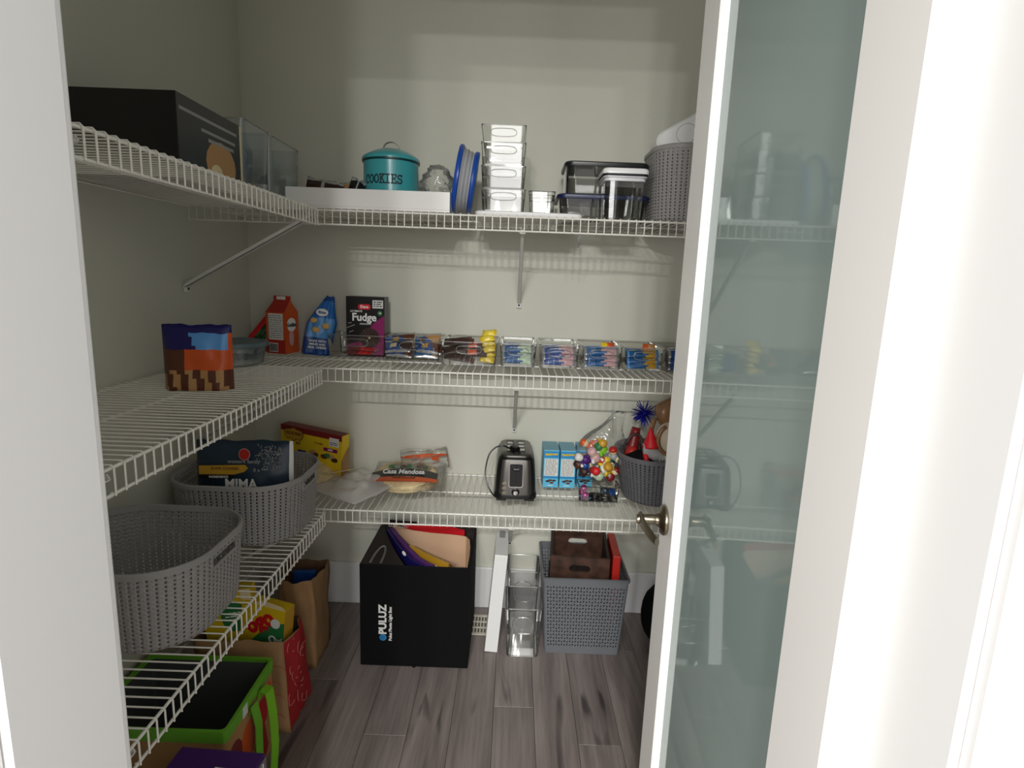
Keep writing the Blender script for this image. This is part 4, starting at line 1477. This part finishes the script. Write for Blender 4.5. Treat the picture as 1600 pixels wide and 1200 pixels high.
toys = [('red', ['red', 'cream', 'brightred', 'paper'], (.325, 2.125, .700)), ('green capped', ['dgreen', 'cream', 'green', 'paper'], (.374, 2.128, .735)),
        ('yellow', ['yellow', 'gold', 'yellow', 'gold'], (.378, 2.118, .690)), ('white and purple', ['purple', 'paper', 'paper', 'purple'], (.306, 2.122, .738)),
        ('blue', ['dblue', 'cream', 'orange', 'paper'], (.300, 2.125, .708)), ('orange', ['orange', 'cream', 'orange', 'orange'], (.330, 2.150, .775)),
        ('red and grey', ['greysil', 'cream', 'red', 'greysil'], (.402, 2.135, .742)), ('pale green', ['mint', 'cream', 'green', 'mint'], (.345, 2.122, .668)),
        ('dark brown', ['choc', 'brown', 'choc', 'choc'], (.302, 2.128, .680)), ('pink', ['pink', 'cream', 'pink', 'paper'], (.334, 2.118, .744)),
        ('yellow and white', ['paper', 'yellow', 'gold', 'yellow'], (.352, 2.114, .706)), ('teal', ['teal2', 'cream', 'teal2', 'paper'], (.310, 2.145, .760)),
        ('dark red', ['darkred', 'cream', 'darkred', 'pink'], (.382, 2.122, .664)), ('white', ['paper', 'paper', 'orange', 'paper'], (.352, 2.140, .752)),
        ('lime', ['lime', 'cream', 'green', 'lime'], (.366, 2.140, .775)), ('brown and red', ['brown', 'cream', 'red', 'paper'], (.392, 2.126, .706)),
        ('navy', ['dblue', 'cream', 'navybag', 'paper'], (.330, 2.122, .684)), ('gold', ['gold', 'cream', 'gold', 'gold'], (.352, 2.150, .795)),
        ('dark green', ['dgreen', 'cream', 'dgreen', 'red'], (.396, 2.130, .682)), ('violet', ['violet', 'cream', 'violet', 'paper'], (.360, 2.124, .728))]
rr = random.Random(8)
for i, (nm, c, loc) in enumerate(toys):
    toy(i, '%s plastic toy seen through the clear bag on the bottom shelf' % nm, c, loc, rr.uniform(1.25, 1.5), (R_(rr.uniform(-70, 70)), R_(rr.uniform(-70, 70)), R_(rr.uniform(-60, 60))))

# shallow clear tray with trinkets
clear_bin('shallow_clear_tray', 'shallow clear tray of dark trinkets in front of the bag of toys', .262, .414, 2.036, 2.118, SL, .060, .004, None, 'clear', 'rimdark', .008, False)['category'] = 'tray'
for i, (x, y_, z, lb) in enumerate(((.290, 2.058, .018, 'front'), (.281, 2.082, .020, 'rear'), (.284, 2.064, .042, 'upper'))):
    tag(MB().ball((0, 0, 0), .0145, 16, 10).build('foil_ball', 'magfoil', None, (x, y_, SL + z), smooth='all'), 'shiny magenta foil ball in the shallow clear tray, %s one' % lb, 'ornament', 'magenta foil balls')
for i, (x, y_, mm, lb) in enumerate(((.330, 2.066, 'black', 'black coiled cable'), (.366, 2.066, 'steel', 'grey metal ring'))):
    q = MB()
    pts = []
    for k in range(60):
        a = 6.2832 * k / 20
        pts.append(((.022 + .0025 * math.sin(3 * a)) * math.cos(a), .017 * math.sin(a), .004 + .010 * k / 60))
    q.tube(pts if i == 0 else pts[:20], .0030 if i == 0 else .0045, 6, 0, i == 1)
    tag(q.build(('cable_coil', 'metal_ring')[i], mm, None, (x, y_, SL + .007), smooth='all'), lb + ' lying in the shallow clear tray', ('cable', 'ring')[i])
tag(pouch(.06, .028, .016, ['navybag', 'dblue'], lambda u, v: 1 if u > .6 else 0, 10, 6, 71, .003).build('navy_packet', ['navybag', 'dblue'], None, (.376, 2.064, SL + .022), (R_(-40), R_(10), R_(8)), smooth='all'), 'small navy packet at the right end of the shallow clear tray', 'packet')

# dark basket with holiday things
knit_basket('dark grey knit-look basket of holiday decorations behind the door handle', .36, .31, .188, .12, (.590, 2.120, SL), 0, .035, 'greybask2', 'grey knit-look baskets', slot='x')
# red shiny shoe-shaped ornament
q = MB()
rg = []
for k in range(11):
    s = k / 10
    rg.append([(.030 * (1 - .45 * s) * (math.sin(math.pi * min(.5, .1 + s * 1.2))) * math.cos(a), -.012 + .024 * s + .026 * (1 - .3 * s) * math.sin(a) * math.sin(math.pi * min(.5, .12 + s)), .145 * s) for a in [6.2832 * j / 20 for j in range(20)]])
q.loft(rg, 0, True, True, True)
t = thing('red_satin_shoe', 'dark red satin shoe standing in the dark basket', 'shoe', (.452, 2.115, SL + .125), 0, None, (R_(-6), R_(12), 0))
q.build('upper', 'darkred', t, smooth='all')
q = MB()
q.tube([(.030 * math.cos(a * .314), -.026 + .004 * math.sin(a * .314), .075 + .050 * math.sin(a * .314)) for a in range(11)], .0055, 8)
q.build('trim_band', 'choc', t, smooth='all')
q = MB()
q.ball((0, -.02, .03), (.026, .020, .048), 16, 10)
q.build('toe_cap', 'red', t, smooth='all')
MB().box(-.003, .003, -.044, -.040, -.014, .012).build('tag', 'paper', t)
# felt gnome: red cone hat, grey felt brim, red boot
t = thing('felt_gnome', 'small gnome with red cone hat and grey felt trim leaning in the dark basket', 'figurine', (.520, 2.035, SL + .150), 0, None, (R_(-4), R_(-3), 0))
MB().lathe([(.030, .068), (.029, .075), (.017, .105), (.006, .135), (.001, .146)], 24, 0, True, True).build('hat', 'brightred', t, smooth='all')
q = MB()
rg = []
for k in range(9):
    s = k / 8
    rg.append([(-.028 + .085 * s + .002 * math.sin(9 * s), (.020 - .005 * s) * math.cos(a), .062 - .040 * s + (.022 + .004 * math.sin(3 * s)) * math.sin(a)) for a in [6.2832 * j / 16 for j in range(16)]])
q.loft(rg, 0, True, True, True)
q.build('felt_trim', 'felt', t, smooth='all')
MB().tube([(-.020, -.006, .050), (-.018, -.010, .020), (-.006, -.014, -.002)], [.011, .010, .007], 10).build('boot', 'brightred', t, smooth='all')
# blue tinsel pom
q = MB()
rr = random.Random(3)
for k in range(150):
    d_ = Vector((rr.gauss(0, 1), rr.gauss(0, 1), rr.gauss(0, 1))).normalized()
    l = rr.uniform(.035, .056)
    s_ = d_.cross(Vector((rr.random(), rr.random(), rr.random()))).normalized() * .0022
    q.add([tuple(d_ * .004 + s_), tuple(d_ * .004 - s_), tuple(d_ * l - s_ * .7), tuple(d_ * l + s_ * .7)], [(0, 1, 2, 3)])
q.ball((0, 0, 0), .012, 10, 6)
tag(q.build('tinsel_pom', 'tinsel', None, (.512, 2.165, SL + .318)), 'dark blue tinsel pom rising behind the red hat in the dark basket', 'decoration')
# brown satin bow bundle and cream plush
t = thing('satin_plush', 'brown satin and cream plush decoration beside the open door in the dark basket', 'decoration', (.566, 2.080, SL + .175), 0)
q = MB()
rg = []
for j in range(15):
    v = j / 14
    rad = .060 * math.sin(math.pi * (.10 + .82 * v)) ** .8
    rg.append([(rad * (1 + .16 * math.sin(5 * a + 2 * v) + .06 * math.sin(11 * a - 5 * v)) * math.cos(a), rad * .7 * (1 + .16 * math.sin(5 * a + 2 * v)) * math.sin(a), .105 + .115 * v) for a in [6.2832 * k / 40 for k in range(40)]])
q.loft(rg, 0, True, True, True)
q.build('satin_bow', 'satin', t, (-.004, .01, .004), (0, R_(14), 0), smooth='all')
q = MB()
q.ribbon([(-.040, -.030, .150), (-.052, -.036, .110), (-.050, -.034, .070), (-.036, -.030, .045)], (1, .2, .3), .011, .001)
q.build('satin_tail', 'satin', t, smooth='all')
MB().ball((.022, -.018, .075), (.052, .040, .062), 24, 14).build('plush_body', 'plush', t, smooth='all')
MB().tube([(.022 + .050 * math.cos(a * .30 + 2.1), -.050, .075 + .058 * math.sin(a * .30 + 2.1)) for a in range(12)], .0075, 10).build('satin_edge', 'satin', t, smooth='all')
q = MB()
for k in range(9):
    x = -.020 + .010 * k
    q.tube([(x, -.052, .022), (x + .004, -.058, .006), (x + .001, -.058, -.012)], .0026, 6)
q.build('fringe', 'paper', t, smooth='all')
tag(MB().ball((0, 0, 0), (.075, .045, .045), 18, 10).build('dark_cloth', 'blacksoft', None, (.50, 2.09, SL + .148), smooth='all'), 'black cloth bundle under the red hat in the dark basket', 'cloth')

# ---------------------------------------------------------------- floor, left: bags


def paper_bag(name, label, x0, x1, y0, y1, h, seed, group):
    t = thing(name, label, 'bag', ((x0 + x1) / 2, (y0 + y1) / 2, 0.0005), 0, group)
    rr = random.Random(seed)
    ph = [rr.uniform(0, 6.28) for _ in range(6)]
    w, d = (x1 - x0) / 2, (y1 - y0) / 2
    q = MB()

    def ring(z, off):
        v = z / h
        P = []
        base = []
        for k in range(12):
            base.append((-w + 2 * w * k / 12, -d))
        for k in range(8):
            base.append((w, -d + 2 * d * k / 8))
        for k in range(12):
            base.append((w - 2 * w * k / 12, d))
        for k in range(8):
            base.append((-w, d - 2 * d * k / 8))
        for k, (x, y) in enumerate(base):
            a = math.atan2(y / d, x / w)
            r_ = 1 - .10 * v * (abs(math.sin(2 * a)) ** 2)
            c = .006 * v * math.sin(3 * a + ph[0] + 5 * v) + .003 * math.sin(11 * a + 9 * v + ph[1])
            ux, uy = x / max(w, 1e-6), y / max(d, 1e-6)
            P.append((x * r_ + ux * (c - off), y * r_ + uy * (c - off), z if z < h else h + .003 * math.sin(7 * a + ph[2])))
        return P
    zs = [h * k / 14 for k in range(15)]
    q.loft([ring(z, 0) for z in zs], 0, True, True)
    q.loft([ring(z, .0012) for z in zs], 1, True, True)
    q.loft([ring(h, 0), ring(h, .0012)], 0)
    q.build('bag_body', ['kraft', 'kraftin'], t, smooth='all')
    return t, ring


t, _ = paper_bag('paper_bag', 'plain brown paper bag with a blue packet inside, against the back wall', -.815, -.672, 1.865, 2.04, .335, 3, 'brown paper bags on the floor')
tag(MB().box(-.04, .04, -.012, .012, 0, .10).build('blue_packet', 'dblue', None, (-.742, 1.965, .222), (R_(-8), 0, R_(4)), bevel=.004), 'blue packet sticking up inside the plain brown paper bag', 'packet')
t, ring2 = paper_bag('paper_bag', 'brown paper bag with red side print holding yellow food boxes', -.945, -.648, 1.566, 1.735, .305, 5, 'brown paper bags on the floor')
# red printed gusset: follows the right side of the bag
rows = []
for k in range(13):
    z = .004 + (.305 - .008) * k / 12
    R2 = ring2(z, -.0012)
    rows.append(R2[12:21])
q = MB()
q.loft(rows, 0, False)
q.build('red_side_print', 'bagred', t, smooth='all')
rr = random.Random(6)
q = MB()
for k in range(9):
    y = rr.uniform(-.06, .06)
    z = .03 + .028 * k
    pts = []
    an = rr.uniform(0, 3)
    for s in range(9):
        a = an + s * .42
        yy, zz = y + .026 * math.cos(a), z + .022 * math.sin(a) + .016
        yy = max(-.078, min(.078, yy))
        Rr = ring2(max(.004, min(.295, zz)), -.0028)
        i0 = 12 + 8 * (yy + .0845) / .169
        a0 = Rr[int(i0)]
        pts.append((a0[0] + .0004, yy, zz))
    q.tube(pts, .0011, 4)
q.build('print_line', 'bagline', t)
q = MB()
for k, (x, z) in enumerate(((.095, .06), (.10, .125), (.09, .17), (.105, .22), (.03, .10), (.02, .18))):
    q.tube([(x - .020, -.0862, z), (x, -.0868, z + .010), (x + .024, -.0862, z + .004), (x + .036, -.0855, z - .006)], .0009, 4)
q.build('print_line', 'red', t)


def go_box(label, loc, rot, w, d, h, kind):
    t = carton('food_box', label, w, d, h, loc, 0, 'yellow', group='yellow food boxes in the paper bag', rot=rot)
    y = -d / 2
    if kind == 0:
        poly_patch(t, 'green_panel', 'green', [(-w * .30, h * .30), (w * .5, h * .30), (w * .5, h * .80), (w * .16, h * .72)], y)
        patch(t, 'red_base', 'red', -w * .30, w * .5, .0, h * .30, y)
        text('ogo', .074, 'brightred', t, (-w * .06, y - .0008, h * .72), (R_(90), R_(-34), 0), bold=.004, sx=.9)
        MB().disc((w * .30, h * .76), .016, .016, y - .0008, 18).build('white_badge', 'whiteink', t)
        text('Ori', .034, 'whiteink', t, (w * .32, y - .0010, h * .47), bold=.001)
        MB().box(w / 2, w / 2 + .0006, -d / 2, d / 2, 0, h).build('side_panel', 'gold', t)
        poly_patch(t, 'torn_flap', 'cream', [(-w * .30, h), (w * .5, h), (w * .42, h + .012), (.0, h + .018)], y + .004, .001)
    else:
        MB().disc((w * .12, h * .62), .040, .050, y, 28).build('green_disc', 'green', t)
        lines(t, -.010, .048, h * .56, h * .70, 3, y - .0008, 'whiteink', 4)
        patch(t, 'cream_band', 'cream', w * .30, w * .5, h * .4, h, y)
    return t


go_box('yellow food box with green panel and red lettering in the red printed paper bag', (-.752, 1.640, .203), (0, R_(6), R_(-12)), .150, .050, .195, 0)
go_box('yellow food box with green disc at the back of the red printed paper bag', (-.842, 1.655, .200), (R_(0), R_(-6), R_(8)), .150, .050, .235, 1)

# lime trimmed shopping bag
t = thing('shopping_bag', 'reusable shopping bag with lime green trim, strap and fruit print', 'bag', (-.850, 1.375, .0005))
w, d, h = .178, .140, .290
q = MB()
rin = lambda k, z, o=0: at_z(rrect(-w + k - o, w - k + o, -d + k - o, d - k + o, .012), z)
q.loft([rin(.008, 0), rin(.002, .10), rin(.0, h)], 0, True, True)
q.loft([rin(.011, .003), rin(.005, .10), rin(.003, h)], 1, True, True)
q.build('bag_body', ['tan', 'darkgrey'], t)
q = MB()
q.loft([rin(-.002, h - .030), rin(-.003, h + .003), rin(.006, h + .003), rin(.004, h - .010)], 0)
q.build('trim_band', 'limedk', t)
for i, (y, z, ry, rz_, mm) in enumerate(((-.10, .16, .05, .08, 'darkred'), (-.02, .17, .05, .06, 'orange'), (.06, .18, .05, .05, 'brightred'), (.10, .22, .03, .03, 'orange'), (-.04, .07, .06, .06, 'gold'), (.05, .08, .05, .06, 'red'), (.10, .10, .03, .05, 'tan'), (-.11, .06, .025, .06, 'green'))):
    MB().ball((w - .002, y, z), (.0025, ry, rz_), 18, 8).build('fruit_print', mm, t, smooth='all')
pts = [(.182, .045, .238), (.190, .044, .270), (.210, .038, .268), (.224, .026, .200), (.232, .012, .12), (.232, -.004, .05), (.226, -.030, .012), (.206, -.060, .004)]
MB().ribbon(pts, (0.2, 1, 0), .016, .0012).build('strap', 'lime', t)
MB().ribbon([(.182, -.010, .238), (.188, -.008, .262), (.197, -.005, .20), (.203, -.02, .11), (.206, -.05, .03), (.206, -.075, .006)], (0.2, 1, 0), .014, .0012).build('strap', 'limedk', t)
MB().box(w + .002, w + .0035, -.055, -.030, .256, .286).build('side_label', 'paper', t, None)
# purple box with clear window
t = carton('purple_box', 'purple box with pale clear-edged side at the near left on the floor', .20, .16, .300, (-.650, 1.094, 0), R_(-3), 'purple')
MB().box(.100, .104, -.078, .078, .01, .295).build('clear_side', 'rim', t, bevel=.001, seg=1)
q = MB()
for k in range(2):
    q.tube([(.1055, .06 - .1 * k, .290), (.1055, .055 - .1 * k, .24), (.1055, .025 - .1 * k, .21), (.1055, .02 - .1 * k, .05)], .0012, 5)
q.build('white_outline', 'whiteink', t)
MB().tube([(.0, -.03, .3006), (.01, .03, .3006), (.06, .03, .3006), (.065, -.03, .3006)], .0018, 5).build('white_outline', 'whiteink', t)

# ---------------------------------------------------------------- floor, centre
# black folding photo light box used as a bin
t = thing('photo_light_box', 'black fabric photo light box standing open on the floor, used as a bin', 'box', (-.3215, 2.072, 0.001))
w, d, h = .1965, .180, .398
q = MB()
for a in ((-w, w, -d, -d + .006), (-w, w, d - .006, d), (w - .006, w, -d + .006, d - .006)):
    q.box(*a, .0, h)
q.box(-w, -w + .006, -d + .006, d - .006, 0, h)
q.box(-w + .006, w - .006, -d + .006, d - .006, 0, .006)
q.build('shell', 'blacksoft', t, bevel=.003)
q = MB()
q.box(-w + .0062, -w + .0075, -d + .0065, d - .0065, .008, h - .002)
q.box(w - .0075, w - .0062, -d + .0065, d - .0065, .008, h - .002)
q.box(-w + .0075, w - .0075, d - .0075, d - .0062, .008, h - .002)
q.build('lining', 'blackint', t)
# slack flap closing the left corner
q = MB()
Na = 8
rows = []
for i in range(Na + 1):
    u = i / Na
    a = Vector((-w + .004, -d + .005 + (2 * d - .012) * u, h + .001))
    xr = -w + .012 + (.150) * (1 - u) ** 1.2
    b = Vector((xr, -d + .005 + (2 * d - .012) * u, h - .004 - .004 * math.sin(math.pi * u)))
    row = []
    for k in range(7):
        s = k / 6
        p = a.lerp(b, s)
        p.z -= .006 * math.sin(math.pi * s) * (1 - u * .6)
        row.append(tuple(p))
    rows.append(row)
q.loft(rows, 0, False)
q.loft([[(p[0], p[1], p[2] - .0015) for p in r] for r in rows], 0, False)
q.build('slack_flap', 'blackint', t, smooth='all')
q = MB()
for off in (0, .005, .010):
    q.tube([(-.142 + (.022 - off * .6) * math.cos(math.pi - math.pi * k / 14), -.168 + (.140 - off) * math.sin(math.pi * k / 14) ** .8, h + .0015 - .002 * math.sin(math.pi * k / 14)) for k in range(15)], .0009, 5)
q.build('arc_print', 'greyink', t)
text('PULUZ', .0375, 'whiteink', t, (-.113, -d - .0006, .186), (R_(90), R_(-90), 0), bold=.0016, sx=1.0, space=1.02)
text('Puluz Photo Light Box', .0152, 'whiteink', t, (-.086, -d - .0006, .170), (R_(90), R_(-90), 0), bold=.0005, sx=.98)
q = MB()
q.disc((-.113, .115), .0125, .0125, -d, 26, 0, .0008)
q.build('logo_disc', 'skydk', t)
q = MB()
q.tube([(-.107, -d - .0012, .109), (-.118, -d - .0012, .109), (-.120, -d - .0012, .115), (-.118, -d - .0012, .121), (-.107, -d - .0012, .121)], .0013, 6)
q.tube([(-.107, -d - .0012, .115), (-.118, -d - .0012, .115)], .0009, 6)
q.build('logo_mark', 'dblue', t)
MB().box(-.006, .006, -d - .004, -d, .0, .012).build('pull_tab', 'blacksoft', t)
# cards and folders inside


def curved_card(name, label, pts, z0, z1, th, mt, group='cards and folders in the black box'):
    q = MB()
    A = [(x, y, z1 + dz) for x, y, dz in pts]
    B = [(x, y, z0) for x, y, dz in pts]
    n = len(pts)
    nr = []
    for i in range(n):
        a = Vector(pts[max(i - 1, 0)][:2])
        b = Vector(pts[min(i + 1, n - 1)][:2])
        t_ = (b - a).normalized()
        nr.append((t_.y * -th, t_.x * th))
    A2 = [(p[0] + k[0], p[1] + k[1], p[2]) for p, k in zip(A, nr)]
    B2 = [(p[0] + k[0], p[1] + k[1], p[2]) for p, k in zip(B, nr)]
    q.loft([A, B, B2, A2], 0, False, loop=True)
    q.add([A[0], B[0], B2[0], A2[0]], [(0, 1, 2, 3)])
    q.add([A[-1], B[-1], B2[-1], A2[-1]], [(3, 2, 1, 0)])
    o = q.build(name, mt, None, smooth=True)
    return tag(o, label, 'card' if 'card' in name else 'folder', group)


zz = .012
curved_card('beige_card', 'large beige card curving along the back of the black light box', [(-.490 + .02, 2.232, .004), (-.44, 2.205, .002), (-.38, 2.178, 0), (-.30, 2.160, 0), (-.22, 2.152, .0), (-.185, 2.146, 0), (-.160, 2.138, 0), (-.145, 2.115, -.002), (-.138, 2.06, -.004), (-.136, 1.99, -.006), (-.137, 1.92, -.010)], zz, .402, .0012, 'skin')
curved_card('red_card', 'bright red card standing behind the beige card in the black box', [(-.42, 2.222, 0), (-.33, 2.215, 0), (-.22, 2.200, 0), (-.17, 2.185, -.004)], zz, .412, .0012, 'brightred')
curved_card('black_folder', 'black folder with white curly print at the back of the black box', [(-.485, 2.236, 0), (-.44, 2.230, 0), (-.37, 2.226, 0)], zz, .418, .002, 'boxblack')
o = bpy.data.objects['black_folder']
q = MB()
rr = random.Random(5)
for k in range(12):
    x = -.478 + .0088 * k
    q.tube([(x + .006 * math.cos(a * .7), 2.2215 + .0, .402 + .008 * math.sin(a * .7)) for a in range(8)], .0011, 4)
q.build('curly_print', 'whiteink', o)
curved_card('violet_folder', 'violet and dark blue folder standing diagonally in the black box', [(-.478, 2.205, 0), (-.44, 2.135, 0), (-.39, 2.055, -.002), (-.33, 1.965, -.004), (-.285, 1.925, -.006), (-.262, 1.916, -.008)], zz, .396, .016, 'violet')
curved_card('blue_folder', 'dark blue folder lying against the violet folder in the black box', [(-.485, 2.185, 0), (-.452, 2.120, 0), (-.405, 2.035, -.002), (-.345, 1.945, -.004), (-.30, 1.908, -.006)], zz, .400, .008, 'dpurple')
curved_card('yellow_folder', 'yellow-edged folder between the violet folder and the beige card', [(-.37, 2.060, 0), (-.30, 2.00, -.002), (-.225, 1.945, -.004), (-.208, 1.935, -.006)], zz, .394, .009, 'gold')
curved_card('beige_folded_card', 'narrow beige card folded at the front of the black box', [(-.265, 1.950, 0), (-.235, 1.928, -.002), (-.205, 1.920, -.004), (-.200, 1.945, -.004)], zz, .380, .001, 'skin')
tag(MB().ball((0, 0, 0), (.006, .003, .011), 10, 6).build('white_clip', 'paper', None, (-.376, 1.982, .400), (0, R_(-30), 0), smooth='all'), 'small white clip on the edge of the dark blue folder', 'clip')

# white folded step stool / board
t = thing('white_stand', 'white narrow folded stand leaning beside the black box', 'stand', (-.0440, 2.110, .0), 0, None, (0, R_(4.0), 0))
q = MB()
w, d, h = .0245, .117, .402
q.box(-w, w, -d, d, .0018, h)
q.build('body', 'white', t, bevel=.0015)
q = MB()
rg = rrect(-.012, .012, .030, .098, .010)
q.loft([at_z(rg, h), at_z(rg, h + .0012)], 0, True, False, True)
q.build('handle_slot', 'greysil', t)
MB().box(-.018, .018, -d - .0008, -d, h - .022, h - .004).build('end_cap', 'whitegloss', t, bevel=.0003, seg=1)

# tall clear bins
clear_bin('tall_floor_bin', 'tall clear bin standing in front on the floor beside the white stand', .006, .146, 1.962, 2.125, 0.0005, .205, .010, 'tall clear bins on the floor', 'clear', 'rim', .016, True)
clear_bin('tall_floor_bin', 'taller clear bin standing behind the other one against the baseboard', .010, .140, 2.135, 2.285, 0.0005, .262, .010, 'tall clear bins on the floor', 'clear', 'rim', .016, True)


# grey perforated bin with crates
def perforated_bin(label, cx, cy, w, d, h, flare, mt):
    t = thing('perforated_bin', label, 'bin', (cx, cy, .0005))
    q = MB()

    def corner(v):
        k = flare * (1 - v)
        return w / 2 - k, d / 2 - k * .8
    H0, H1 = .030, h - .030

    def panel(side):
        nx = 26 if side in (0, 2) else 22
        nz = 18

        def P(u, z):
            v = z / h
            hw, hd = corner(v)
            hw -= .010
            hd -= .010
            if side == 0:
                return Vector((-hw + 2 * hw * u, -hd - .010, z)), Vector((0, -1, 0))
            if side == 1:
                return Vector((hw + .010, -hd + 2 * hd * u, z)), Vector((1, 0, 0))
            if side == 2:
                return Vector((hw - 2 * hw * u, hd + .010, z)), Vector((0, 1, 0))
            return Vector((-hw - .010, hd - 2 * hd * u, z)), Vector((-1, 0, 0))
        dz = (H1 - H0) / nz
        for sgn in (0, -1):
            for j in range(nz):
                z0 = H0 + j * dz
                for i in range(nx):
                    u0, u1 = i / nx, (i + 1) / nx
                    um = (u0 + u1) / 2
                    du = u1 - u0
                    upt = (i + j) % 2 == 0
                    o4 = [(u0, z0), (u1, z0), (u1, z0 + dz), (u0, z0 + dz)]
                    if upt:
                        tr_ = [(um - .36 * du, z0 + .22 * dz), (um + .36 * du, z0 + .22 * dz), (um + .02 * du, z0 + .80 * dz)]
                        fs = [(0, 1, 5, 4), (1, 2, 6, 5), (2, 3, 6), (3, 0, 4, 6)]
                    else:
                        tr_ = [(um - .36 * du, z0 + .78 * dz), (um + .36 * du, z0 + .78 * dz), (um - .02 * du, z0 + .20 * dz)]
                        fs = [(0, 1, 6), (1, 2, 5, 6), (2, 3, 4, 5), (3, 0, 6, 4)]
                    vs = []
                    for (u, z) in o4 + tr_:
                        p, nn = P(u, z)
                        vs.append(tuple(p + nn * (sgn * .0024)))
                    if sgn == 0:
                        for a, b in ((4, 5), (5, 6), (6, 4)):
                            pass
                    q.add(vs, fs)
                    if sgn == 0:
                        vs2 = []
                        for (u, z) in tr_:
                            p, nn = P(u, z)
                            vs2 += [tuple(p), tuple(p - nn * .0024)]
                        q.add(vs2, [(0, 2, 3, 1), (2, 4, 5, 3), (4, 0, 1, 5)])
    for sd in range(4):
        panel(sd)
    for z0, z1 in ((0, H0), (H1, h)):
        def rr_(z, o):
            hw, hd = corner(z / h)
            return at_z(rrect(-hw + o, hw - o, -hd + o, hd - o, .010), z)
        q.loft([rr_(z0, 0), rr_(z1, 0)], 0)
        q.loft([rr_(z0, .0024), rr_(z1, .0024)], 0)
        if z0 == 0:
            q.loft([rr_(z0, 0), rr_(z0, .03)], 0, True, False, True)
    for sx_, sy_ in ((-1, -1), (1, -1), (1, 1), (-1, 1)):
        rows = []
        for z in (H0, (H0 + H1) / 2, H1):
            hw, hd = corner(z / h)
            rows.append([(sx_ * (hw - .010 + .010 * math.cos(a)), sy_ * (hd - .010 + .010 * math.sin(a)), z) for a in [math.pi / 2 * k / 4 for k in range(5)]])
        q.loft(rows, 0, False)
    q.build('perforated_wall', mt, t)
    rm = MB()
    hw, hd = corner(1)
    rm.loft([at_z(rrect(-hw - .004, hw + .004, -hd - .004, hd + .004, .014), h - .010), at_z(rrect(-hw - .005, hw + .005, -hd - .005, hd + .005, .014), h), at_z(rrect(-hw + .002, hw - .002, -hd + .002, hd - .002, .010), h + .002), at_z(rrect(-hw + .003, hw - .003, -hd + .003, hd - .003, .010), h - .010)], 0, loop=True)
    rm.build('rim', mt, t, smooth=True)
    return t


perforated_bin('grey perforated plastic bin on the floor holding dark wooden crates', .305, 2.142, .322, .306, .318, .018, 'greybin')


def crate(label, cx, cy, z, w, d, h, rot, mt, sub):
    t = thing('wooden_crate', label, 'crate', (cx, cy, z), 0, 'dark wooden crates in the grey bin', rot)
    th = .010

    def board_with_slot(nm, y):
        q = MB()
        sw, sz0, sz1 = .040, h * .50, h * .74
        for a in ((-w / 2, -sw, 0, h), (sw, w / 2, 0, h), (-sw, sw, 0, sz0), (-sw, sw, sz1, h)):
            q.box(a[0], a[1], y - th / 2, y + th / 2, a[2], a[3])
        for s_ in (-1, 1):
            for k in range(4):
                a0 = math.pi / 2 * k / 4
                a1 = math.pi / 2 * (k + 1) / 4
                rr2 = (sz1 - sz0) / 2
                zc = (sz0 + sz1) / 2
                for m_ in (-1, 1):
                    q.add([(s_ * (sw - rr2 + rr2 * math.sin(a0)), y - th / 2, zc + m_ * rr2 * math.cos(a0)), (s_ * (sw - rr2 + rr2 * math.sin(a1)), y - th / 2, zc + m_ * rr2 * math.cos(a1)), (s_ * sw, y - th / 2, zc + m_ * rr2), (s_ * (sw - rr2 + rr2 * math.sin(a0)), y + th / 2, zc + m_ * rr2 * math.cos(a0)), (s_ * (sw - rr2 + rr2 * math.sin(a1)), y + th / 2, zc + m_ * rr2 * math.cos(a1)), (s_ * sw, y + th / 2, zc + m_ * rr2)], [(0, 1, 2), (5, 4, 3), (0, 3, 4, 1)])
        q.build(nm, mt, t)
    board_with_slot('end_board', -d / 2 + th / 2)
    board_with_slot('end_board', d / 2 - th / 2)
    for s_ in (-1, 1):
        MB().box(min(s_ * w / 2, s_ * (w / 2 - th)), max(s_ * w / 2, s_ * (w / 2 - th)), -d / 2 + th, d / 2 - th, 0, h).build('side_board', sub, t, bevel=.001, seg=1)
    for k in range(4):
        a = -w / 2 + th + (w - 2 * th) * k / 4
        MB().box(a + .001, a + (w - 2 * th) / 4 - .001, -d / 2 + th, d / 2 - th, 0, .007).build('bottom_slat', sub, t)
    return t


crate('dark brown wooden crate with handle slots on top in the grey bin', .292, 2.155, .262, .225, .225, .125, (R_(3), 0, R_(-4)), 'walnut', 'walnutdk')
crate('black brown wooden crate nested under the other crate in the grey bin', .285, 2.165, .120, .215, .20, .125, (R_(2), 0, R_(-4)), 'walnutdk', 'walnutdk')
tag(MB().box(-.015, .015, -.105, .105, 0, .30).build('red_case', 'red', None, (.433, 2.165, .080), (0, 0, R_(-3)), bevel=.003), 'flat red case standing at the right side of the grey bin', 'case')

# dark round bag behind the door
t = thing('black_bag', 'black rounded fabric bag on the floor behind the door edge', 'bag', (.690, 2.085, .0))
q = MB()
rg = []
for j in range(13):
    a = -math.pi / 2 + math.pi * j / 12
    zc = .128 + .127 * math.copysign(abs(math.sin(a)) ** .85, math.sin(a))
    r_ = .145 * max(.25 if j == 0 else .05, math.cos(a) ** .7 if math.cos(a) > 1e-6 else .05)
    rg.append([(r_ * math.cos(6.2832 * k / 28), r_ * .85 * math.sin(6.2832 * k / 28), max(.001, zc)) for k in range(28)])
q.loft(rg, 0, True, True, True)
q.build('body', 'blacksoft', t, smooth='all')
MB().tube([(-.05, -.03, .245), (-.04, -.03, .285), (.0, -.03, .300), (.04, -.03, .285), (.05, -.03, .245)], .007, 8).build('handle', 'black', t, smooth='all')
